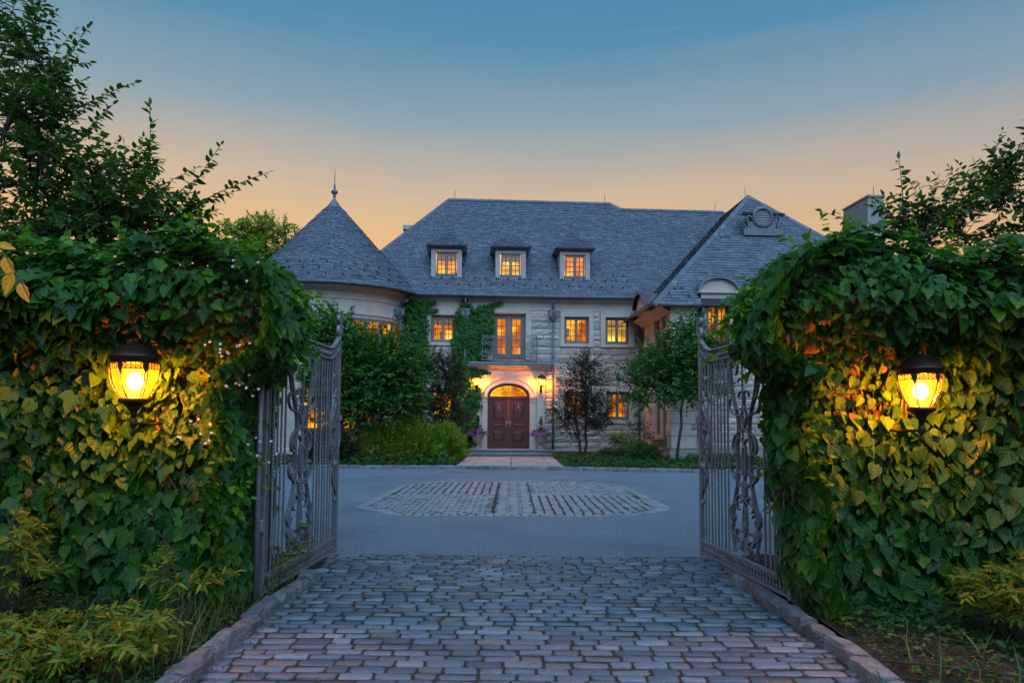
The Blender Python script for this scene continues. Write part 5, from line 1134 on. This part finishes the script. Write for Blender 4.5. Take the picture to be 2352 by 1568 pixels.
# ================================================================== URNS
for u, lb in ((-1.42, 'left'), (1.50, 'right')):
    p = HL(u, -.72, .412); un = thing('urn', f'cast stone basket urn on the {lb} of the front door step', 'urn', tuple(p), YAW, 'urns flanking the door')
    MB().box(-.17, .17, -.17, .17, 0, .05).build('foot', M['urn'], un)
    m = MB(); m.lathe([(.13, .05), (.14, .08), (.07, .13), (.06, .20), (.10, .24), (.19, .30), (.235, .40), (.25, .52), (.265, .60), (.285, .63), (.285, .67), (.24, .67), (.22, .60)], 24); m.build('bowl', M['urn'], un, True)
    q = MB()
    for s in (-1, 1):
        for i in range(18): 
            a0 = 2 * math.pi * i / 18; q.tube([((np.interp(t, [0, .5, 1], [.185, .245, .262]) + .004) * math.cos(a0 + s * t * .9), (np.interp(t, [0, .5, 1], [.185, .245, .262]) + .004) * math.sin(a0 + s * t * .9), .29 + t * .30) for t in np.linspace(0, 1, 5)], .009, 4, False)
    q.build('basket_weave', M['urn'], un, True)
    pt = thing('petunias', f'pink and purple petunias filling the {lb} urn', 'flowers', tuple(p + Vector((0, 0, .64))), 0, 'petunias in the urns')
    A = LS(); k = 260; d = nrm(rng.normal(0, 1, (k, 3))); d[:, 2] = abs(d[:, 2]); c = np.array(p) + np.array([0, 0, .66]); A.add(c + d * np.array([.46, .34, .27]) * rng.uniform(.5, 1, (k, 1)), d + np.array([0, 0, -.4]), rng.normal(0, .4, (k, 3)) + np.array([0, -.5, 1]), rng.uniform(.07, .11, k)); foliage(pt, A, T_OV, M['hydra'], 'leaves')
    A = LS(); k = 60; d = nrm(rng.normal(0, 1, (k, 3))); d[:, 2] = abs(d[:, 2]); cc = c + d * np.array([.50, .36, .30]) * rng.uniform(.8, 1.05, (k, 1)) + np.array([0, 0, -.03])
    for a in range(5): an = a * 2 * math.pi / 5; A.add(cc, np.stack([np.full(k, math.cos(an)), np.full(k, -.25), np.full(k, math.sin(an))], 1), np.tile([[0, -1, .3]], (k, 1)) + rng.normal(0, .2, (k, 3)), .05)
    foliage(pt, A, T_ROUND, M['petal'], 'blossoms')
    cb = thing('potted_evergreen', f'small upright evergreen in the {lb} urn', 'shrub', tuple(p + Vector((0, .05, .64))), 0, 'evergreens in the urns'); A = LS(); tw = MB()
    for i in range(70):
        z = rng.uniform(.0, .78); rr_ = .22 * (1 - z / .85) + .03; a = rng.uniform(0, 6.3); p0 = np.array(p) + np.array([0, .05, .66 + z]); p1 = p0 + np.array([rr_ * math.cos(a), rr_ * math.sin(a), .10]); shoot(A, tw, p0, p1, 8, .055, .02, r=.003)
    tw.v = [(a - cb.location[0], b - cb.location[1], c_ - cb.location[2]) for a, b, c_ in tw.v]; tw.tube([(0, 0, 0), (0, 0, .8)], .012, 5); tw.build('stem', M['bark'], cb); foliage(cb, A, T_OV, M['holly'], 'crown')

# ================================================================== PLANTS BY THE HOUSE
def blob(px, py, pz, rx, ry, rz): return (np.array([px, py, pz], float), np.array([rx, ry, rz], float))
tree('dogwood', 'large spreading green dogwood in front of the turret', 'tree', (-5.9, 27.2, .1), [blob(-5.9, 27.0, 3.3, 2.5, 1.7, 2.0), blob(-6.9, 27.2, 4.9, 1.3, 1.2, 1.1), blob(-4.6, 26.8, 3.6, 1.5, 1.4, 1.6), blob(-4.9, 26.6, 2.3, 1.9, 1.3, 1.1), blob(-6.6, 26.6, 2.6, 1.6, 1.3, 1.4), blob(-7.5, 27.2, 5.2, 1.0, 1.0, .8)], 1900, .8, 14, .17, T_OV, 'dogw', trunk_r=.09, shell=.45, limbs=12)
tree('dogwood', 'green dogwood spreading in front of the wing beside the right gate', 'tree', (6.3, 26.6, .1), [blob(6.3, 26.4, 3.9, 1.4, 1.2, 1.4), blob(5.2, 26.2, 3.2, 1.2, 1.0, 1.1), blob(7.2, 26.4, 3.6, 1.2, 1.0, 1.3), blob(6.6, 26.4, 5.2, .7, .7, .6), blob(7.8, 26.6, 4.6, .8, .7, .8)], 850, .8, 13, .16, T_OV, 'dogw', trunk_r=.07, shell=.45, limbs=12)
tree('holly', 'dark small leafed evergreen between the dogwood and the door ivy', 'shrub', (-3.4, 30.2, .2), [blob(-3.2, 30.0, 2.2, 1.0, .8, 1.6), blob(-2.7, 30.3, 3.6, .8, .7, 1.2), blob(-3.6, 29.8, 4.0, .8, .7, 1.0), blob(-2.4, 30.1, 1.6, .7, .6, .9)], 1000, .42, 17, .085, T_OV, 'holly', trunk_r=.05, shell=.5)
tree('small_tree', 'small sparse dark leaved tree with twin trunks against the stone front', 'tree', (3.15, 29.9, .25), [blob(3.1, 29.8, 3.3, 1.15, .8, 1.1), blob(3.5, 29.8, 2.2, 1.0, .7, .9), blob(2.5, 29.8, 2.0, 1.0, .7, 1.1), blob(3.1, 29.8, 4.2, .7, .5, .6), blob(3.7, 29.7, 1.6, .7, .6, .5)], 950, .5, 12, .085, T_OV, 'purple', trunk=[[(3.15, 29.9, .2), (3.2, 29.9, 1.4), (3.2, 29.8, 3.6)], [(2.98, 29.85, .2), (2.8, 29.8, 1.5), (2.6, 29.8, 2.6)]], trunk_r=.075, shell=.5, limbs=14)
tree('thin_shrub', 'thin dark bare looking shrub at the corner of the wing', 'shrub', (5.5, 29.4, .2), [blob(5.4, 29.3, 1.5, .7, .4, .5), blob(5.8, 29.3, 1.1, .5, .4, .4)], 55, .5, 9, .07, T_OV, 'purple', trunk_r=.03, limbs=8)
tree('green_bush', 'light green feathery bush under the right ground floor window', 'shrub', (4.5, 28.6, .2), [blob(4.3, 28.5, .95, .7, .5, .35), blob(4.9, 28.4, .7, .8, .5, .4)], 130, .5, 20, .09, T_LANCE, 'yew', trunk_r=.02, limbs=5)
tree('fern_bush', 'low dark green fern bush near the wing plinth', 'shrub', (5.4, 27.6, .15), [blob(5.3, 27.5, .55, .8, .5, .35)], 110, .5, 20, .10, T_LANCE, 'dogw', trunk_r=.02, limbs=4)
for i, (x, y, rx, h, lb, mt) in enumerate(((-5.2, 26.8, 1.2, 1.45, 'bright green conifer mound beside the gate at the far left of the bed', 'yew'), (-3.75, 26.7, 1.3, 1.55, 'bright green conifer mound in the middle of the bed left of the door', 'yew'), (-2.6, 27.3, 1.0, 1.35, 'bright green conifer mound next to the entrance landing', 'yew'), (-6.7, 25.8, 1.2, 1.2, 'dark clipped evergreen at the left end of the bed behind the gate', 'holly'))):
    root = thing('conifer_bush', lb, 'shrub', (x, y, .1), 0, 'low bushes left of the door'); A = LS(); g = np.random.default_rng(60 + i); tw = MB()
    for k in range(420):
        a = g.uniform(0, 6.283); el = g.uniform(.05, 1.45); L_ = g.uniform(.75, 1.08); d = np.array([math.cos(a) * math.cos(el) * rx, math.sin(a) * math.cos(el) * rx * .8, math.sin(el) * h]) * L_
        p0 = np.array([x, y, .15]) + d * .55; p1 = np.array([x, y, .15]) + d + np.array([0, 0, .08]) + g.normal(0, .05, 3); shoot(A, tw if k % 4 == 0 else None, p0, p1, 30, .14, .03, .75, r=.005, flat=.6)
    tw.v = [(a - x, b - y, c - .1) for a, b, c in tw.v]; tw.build('branches', M['bark'], root)['kind'] = 'stuff'; foliage(root, A, T_NEEDLE, M[mt], 'crown')
# clinging ivy on the house front, house space
def poly_in(poly, x, y):
    ins = np.zeros(len(x), bool); n = len(poly); j = n - 1
    for i in range(n):
        xi_, yi = poly[i]; xj, yj = poly[j]; c = ((yi > y) != (yj > y)) & (x < (xj - xi_) * (y - yi) / (yj - yi + 1e-9) + xi_); ins ^= c; j = i
    return ins
def wall_ivy(label, poly, n, seed, depth=.16, runners=()):
    g = np.random.default_rng(seed); P = np.array(poly); x = g.uniform(P[:, 0].min() - .1, P[:, 0].max() + .1, n); z = g.uniform(P[:, 1].min() - .1, P[:, 1].max() + .1, n); jx, jz = g.normal(0, .07, n), g.normal(0, .07, n)
    ok = poly_in(poly, x + jx, z + jz); x, z = x[ok], z[ok]; k = len(x)
    bl = .10 * np.sin(x * 5 + z * 3) + .10 * np.sin(z * 4 - x * 2); y = -.10 - depth * g.random(k) - depth * np.clip(bl * 4 + .3, 0, 1)
    for (x0, z0, x1, z1) in runners:
        t = g.random(70); xr = x0 + (x1 - x0) * t + g.normal(0, .05, 70); zr = z0 + (z1 - z0) * t + g.normal(0, .05 * (1.3 - t), 70); x = np.concatenate([x, xr]); z = np.concatenate([z, zr]); y = np.concatenate([y, -.12 - .1 * g.random(70)])
    k = len(x); c = P.mean(0); base = HL(c[0], 0, 0); root = thing('house_ivy', label, 'climbing plant', tuple(base), 0)
    W_ = np.array([HL(a, b, c_) for a, b, c_ in zip(x, y, z)]); A = LS(); A.add(W_, np.stack([g.normal(0, .35, k), -.45 + g.normal(0, .2, k), -np.ones(k)], 1), np.stack([g.normal(0, .3, k), -np.ones(k), .75 + g.normal(0, .3, k)], 1), g.uniform(.10, .20, k)); foliage(root, A, T_IVY, M['wallivy'], 'ivy_foliage')
    tw = MB()
    for i in range(8): tw.tube([HL(c[0] + g.normal(0, .2), -.05, q) - base + HU * g.normal(0, .05) for q in np.linspace(.3, P[:, 1].max() - .3, 12)], .018, 4, False)
    tw.build('stems', M['vine'], root)
wall_ivy('thick ivy clinging to the house wall between the turret and the left upper window', [(-6.1, 1.0), (-5.9, 5.8), (-5.5, 6.7), (-5.1, 7.2), (-4.6, 7.45), (-4.1, 7.3), (-3.8, 6.5), (-3.85, 4.5), (-4.1, 2.5), (-4.0, 1.0)], 3600, 70, runners=((-4.2, 7.25, -3.5, 7.3), (-4.0, 6.9, -3.4, 6.95)))
wall_ivy('thick ivy climbing the house front beside the front door and balcony', [(-2.5, .5), (-2.6, 5.2), (-2.55, 6.6), (-2.2, 7.25), (-1.6, 7.15), (-.8, 7.1), (-.74, 6.2), (-.95, 5.0), (-1.3, 4.6), (-1.75, 4.2), (-1.6, 3.4), (-1.35, 3.2), (-1.3, 2.7), (-1.5, 2.0), (-1.45, 1.3), (-1.7, .6)], 4200, 71, runners=((-1.2, 7.05, -.35, 7.38), (-1.8, 4.1, -.9, 4.02), (-2.2, 7.2, -2.0, 7.55)))
# ground cover
def cover(name, label, xs, ys, n, zf, size, seed, mt='cover', tp=T_OV, mask=None, hgt=.14):
    g = np.random.default_rng(seed); x = g.uniform(*xs, n); y = g.uniform(*ys, n)
    if mask is not None: ok = mask(x, y, g); x, y = x[ok], y[ok]
    k = len(x); z = np.array([zf(a, b) for a, b in zip(x, y)]) + g.random(k) * hgt * (.5 + .5 * np.sin(x * 4 + y * 3) ** 2); A = LS(); a = g.uniform(0, 6.283, k)
    A.add(np.stack([x, y, z], 1), np.stack([np.cos(a), np.sin(a), g.normal(.1, .35, k)], 1), np.stack([g.normal(0, .35, k), g.normal(-.2, .35, k), np.ones(k)], 1), size * g.uniform(.6, 1.3, k))
    root = leafmesh(name, tp, A.arr(), M[mt]); o = link(name, root); return tag(o, label, 'ground cover', kind='stuff')
def nearkerb(depth): return lambda x, y, g: (y > np.interp(x, kx, ky) + .1) & (y < np.interp(x, kx, ky) + depth * (.7 + .3 * np.sin(x * 1.7)))
cover('ground_cover', 'low leafy ground cover along the kerb left of the entrance landing', (-12, -1.95), (24, 28.5), 10000, bedz, .12, 80, mask=nearkerb(2.8), hgt=.28)
cover('ground_cover', 'low leafy ground cover along the kerb right of the entrance landing', (1.9, 11), (22.4, 32.6), 17000, bedz, .13, 81, mask=nearkerb(9.0), hgt=.26)

# ================================================================== TREES AT THE SIDES
def at(px, py, Y):                        # a point seen in that direction at depth Y
    x = px - 1176; y = 784 - py; c, s = math.cos(ROLL), math.sin(ROLL); x, y = c * x - s * y, s * x + c * y; y += 90.1
    d = np.array([x, 1600 * math.cos(PITCH) - y * math.sin(PITCH), 1600 * math.sin(PITCH) + y * math.cos(PITCH)]); return np.array([0, 0, 1.6]) + d * Y / d[1]
Y1 = 9.2
ex = [(at(345, 420, Y1), at(345, 240, Y1), 22), (at(360, 560, Y1), at(340, 330, Y1), 30), (at(300, 520, Y1), at(285, 330, Y1), 24), (at(400, 500, Y1), at(508, 332, Y1), 24), (at(380, 470, Y1), at(470, 400, Y1), 18), (at(430, 480, Y1), at(618, 395, Y1), 26), (at(410, 500, Y1), at(540, 440, Y1), 20), (at(440, 580, Y1), at(455, 470, Y1), 22), (at(160, 260, Y1), at(310, 190, Y1), 24), (at(120, 200, Y1), at(205, 60, Y1), 22), (at(60, 160, Y1), at(90, 10, Y1), 22), (at(180, 330, Y1), at(260, 240, Y1), 18)]
tree('cherry_tree', 'tall dark leafed tree rising behind the left gate wall', 'tree', (-5.4, 9.6, .0), [(at(190, 470, Y1), np.array([1.3, .9, .95])), (at(60, 330, Y1), np.array([.95, .9, 1.1])), (at(330, 520, Y1), np.array([.85, .7, .5])), (at(60, 130, Y1), np.array([.6, .6, .7])), (at(130, 560, Y1), np.array([1.3, .9, .6])), (at(410, 540, Y1), np.array([.5, .5, .35]))], 560, .62, 18, .112, T_OV, 'treeL', trunk_r=.10, leaves=280, extra=ex, shell=.45, upw=.3, limbs=16, trunk=[[(-5.4, 9.6, -.1), (-5.5, 9.5, 2.6), (-5.8, 9.4, 5.0)]])
ex = [(at(2080, 520, Y1), at(2065, 365, Y1), 22), (at(2150, 520, Y1), at(2090, 420, Y1), 20), (at(2230, 500, Y1), at(2180, 385, Y1), 18), (at(2290, 440, Y1), at(2262, 380, Y1), 12), (at(2330, 420, Y1), at(2270, 340, Y1), 18), (at(2350, 380, Y1), at(2360, 270, Y1), 16), (at(2000, 540, Y1), at(1888, 485, Y1), 8), (at(2060, 540, Y1), at(2030, 450, Y1), 14)]
tree('plum_tree', 'small leafy tree above the right gate wall, in front of the chimney', 'tree', (6.6, 9.7, .0), [(at(2200, 500, Y1), np.array([.85, .7, .45])), (at(2310, 440, Y1), np.array([.5, .6, .6])), (at(2100, 530, Y1), np.array([.5, .6, .35]))], 140, .62, 16, .112, T_OV, 'treeR', trunk_r=.07, leaves=260, extra=ex, shell=.5, upw=.55, limbs=14, trunk=[[(6.6, 9.7, -.1), (6.4, 9.6, 2.2), (6.6, 9.4, 3.6)], [(6.6, 9.7, .8), (5.9, 9.5, 2.2), (5.8, 9.3, 3.0)]])
# distant tree between the left gate wall and the turret
Y2 = 48
tree('far_tree', 'pale green tree far off between the left hedge and the turret', 'tree', (-18.2, 48, 0), [(at(560, 545, Y2), np.array([1.4, 1.2, 1.2])), (at(610, 530, Y2), np.array([1.3, 1.2, 1.4])), (at(655, 540, Y2), np.array([1.0, 1.0, 1.3])), (at(590, 590, Y2), np.array([2.6, 1.6, 1.6])), (at(530, 530, Y2), np.array([.8, .8, .9])), (at(640, 600, Y2), np.array([1.8, 1.4, 1.6]))], 620, .8, 16, .22, T_OV, 'fartree', trunk_r=.25, shell=.55, limbs=12)
for i, (x, y, h, lb) in enumerate(((-19, 33, 6.0, 'dark leafy tree left of the turret behind the gate wall'), (-14, 27, 4.2, 'leafy shrub left of the courtyard behind the left gate wall'), (12.5, 24.5, 4.2, 'leafy shrub right of the wing behind the right gate'), (22, 32, 6.0, 'dark leafy tree right of the house behind the right wall'))):
    tree('background_tree', lb, 'tree', (x, y, 0), [blob(x, y, h * .55, h * .42, h * .35, h * .40), blob(x + .5, y, h * .85, h * .25, h * .25, h * .2)], 330, 1.1, 14, .24, T_OV, 'dogw', trunk_r=.12, shell=.5)
# overhanging twig of yellow leaves at the left edge
tw = thing('yellow_twig', 'thin hanging twig with yellow serrated leaves at the far left edge', 'twig', (-2.75, 3.6, 2.3)); ls = LS(); o3 = np.array(tw.location)
q = [at(-30, 520, 3.6), at(20, 600, 3.6), at(45, 640, 3.6), at(70, 690, 3.6)]; MB().tube([p - o3 for p in q], [.005, .004, .003, .002], 5).build('stem', M['vine'], tw, True)
for (a, b, s) in ((at(30, 625, 3.6), at(5, 680, 3.6), .13), (at(45, 650, 3.6), at(72, 712, 3.6), .11), (at(10, 590, 3.6), at(20, 620, 3.6), .12), (at(-5, 560, 3.6), at(15, 565, 3.6), .09)): ls.add(a, b - a, np.array([.25, -1, .2]), s)
foliage(tw, ls, T_OV, M['yellow'], 'leaf', kind=False)

# ================================================================== FOREGROUND PLANTING
def nandina(label, x, y, n, h, spread, seed, leaves=60, size=.085):
    g = np.random.default_rng(seed); root = thing('nandina', label, 'shrub', (x, y, vz(x, y)), 0, 'nandina bushes in the verges'); A = LS(); tw = MB(); o3 = np.array(root.location)
    for i in range(n):
        a = g.uniform(0, 6.283); r_ = spread * math.sqrt(g.random()); b0 = np.array([x + r_ * .4 * math.cos(a), y + r_ * .4 * math.sin(a), vz(x, y)]); hh = h * g.uniform(.45, 1.1); b1 = np.array([x + r_ * math.cos(a), y + r_ * .8 * math.sin(a), vz(x, y) + hh])
        tw.tube([p - o3 for p in bez(b0, b1, .03, 4)], [.006, .005, .004, .003], 4, False)
        for j in range(3):
            d = np.array([math.cos(a + g.normal(0, .9)), math.sin(a + g.normal(0, .9)), g.uniform(-.1, .7)]) * g.uniform(.12, .22); st_ = b0 + (b1 - b0) * g.uniform(.7, 1); shoot(A, None, st_, st_ + d, 11, size, .02, .8, flat=.5)
            tw.tube([st_ - o3, st_ + d - o3], .0025, 3, False)
    tw.build('stems', M['bark'], root)['kind'] = 'stuff'; foliage(root, A, T_LANCE, M['nandina'], 'leaves_beyond', leaves); return root
nandina('broad low nandina bush in the left foreground lit yellow', -2.75, 4.35, 74, .21, .58, 90, 150)
nandina('taller nandina bush cut by the left edge of the picture', -3.75, 5.1, 40, .75, .34, 91, 80)
nandina('lone nandina sprig against the dark foot of the left ivy', -2.35, 5.2, 7, .5, .2, 92, 30)
nandina('nandina bush lit yellow at the right edge of the picture', 3.62, 4.9, 62, .46, .46, 93, 150)
cover('ground_cover', 'dark small leafed ground cover on the left verge below the ivy', (-5.5, -2.12), (3.4, 6.2), 9500, vz, .05, 82, hgt=.10)
cover('ground_cover', 'dark small leafed ground cover on the right verge below the ivy', (2.5, 6), (3.7, 6.2), 9500, vz, .05, 83, hgt=.10, mask=lambda x, y, g: (y > 4.75 + .25 * np.sin(x * 3)) | (g.random(len(x)) < .4))
cover('leaf_litter', 'dry leaf litter and twigs on bare soil of the right verge', (2.5, 4.6), (3.6, 5.2), 900, vz, .035, 84, mt='litter', hgt=.01)['category'] = 'leaf litter'
A = LS(); g = np.random.default_rng(85)
for (x0, x1, y0, y1, k) in ((-2.6, -2.13, 4.0, 6.0, 260), (-3.5, -2.3, 5.0, 5.8, 60), (2.5, 3.4, 3.8, 4.8, 40), (-2.2, -2.1, 6.0, 7.0, 60)):
    p = np.stack([g.uniform(x0, x1, k), g.uniform(y0, y1, k), np.full(k, .06)], 1); A.add(p, np.stack([g.normal(0, .4, k), g.normal(0, .4, k), np.ones(k)], 1), np.stack([g.normal(0, 1, k), g.normal(-1, 1, k), np.full(k, .1)], 1), g.uniform(.10, .34, k))
tag(link('grass', leafmesh('grass', T_BLADE, A.arr(), M['grass'])), 'loose grass blades growing along the kerb stones', 'grass', kind='stuff')
A = LS(); k = 260; x = np.where(g.random(k) < .5, -1.93 + abs(g.normal(0, .05, k)), 2.24 - abs(g.normal(0, .06, k))); A.add(np.stack([x, g.uniform(4.0, 7.1, k), np.full(k, .012)], 1), np.stack([g.normal(0, 1, k), g.normal(0, 1, k), g.uniform(0, .5, k)], 1), np.stack([g.normal(0, .3, k), g.normal(0, .3, k), np.ones(k)], 1), g.uniform(.012, .03, k))
tag(link('kerb_weeds', leafmesh('kerb_weeds', T_OV, A.arr(), M['cover'])), 'tiny weeds and debris in the gutter beside the kerb stones', 'weeds', kind='stuff')
tag(MB().tube([at(2020, 1500, 4.55) * np.array([1, 1, 0]) + np.array([0, 0, .11]), np.array([2.85, 4.35, .12]), np.array([3.15, 4.15, .13])], [.012, .009, .005], 6).build('fallen_branch', M['bark'], None, True), 'bare fallen branch lying on the right verge soil', 'branch')
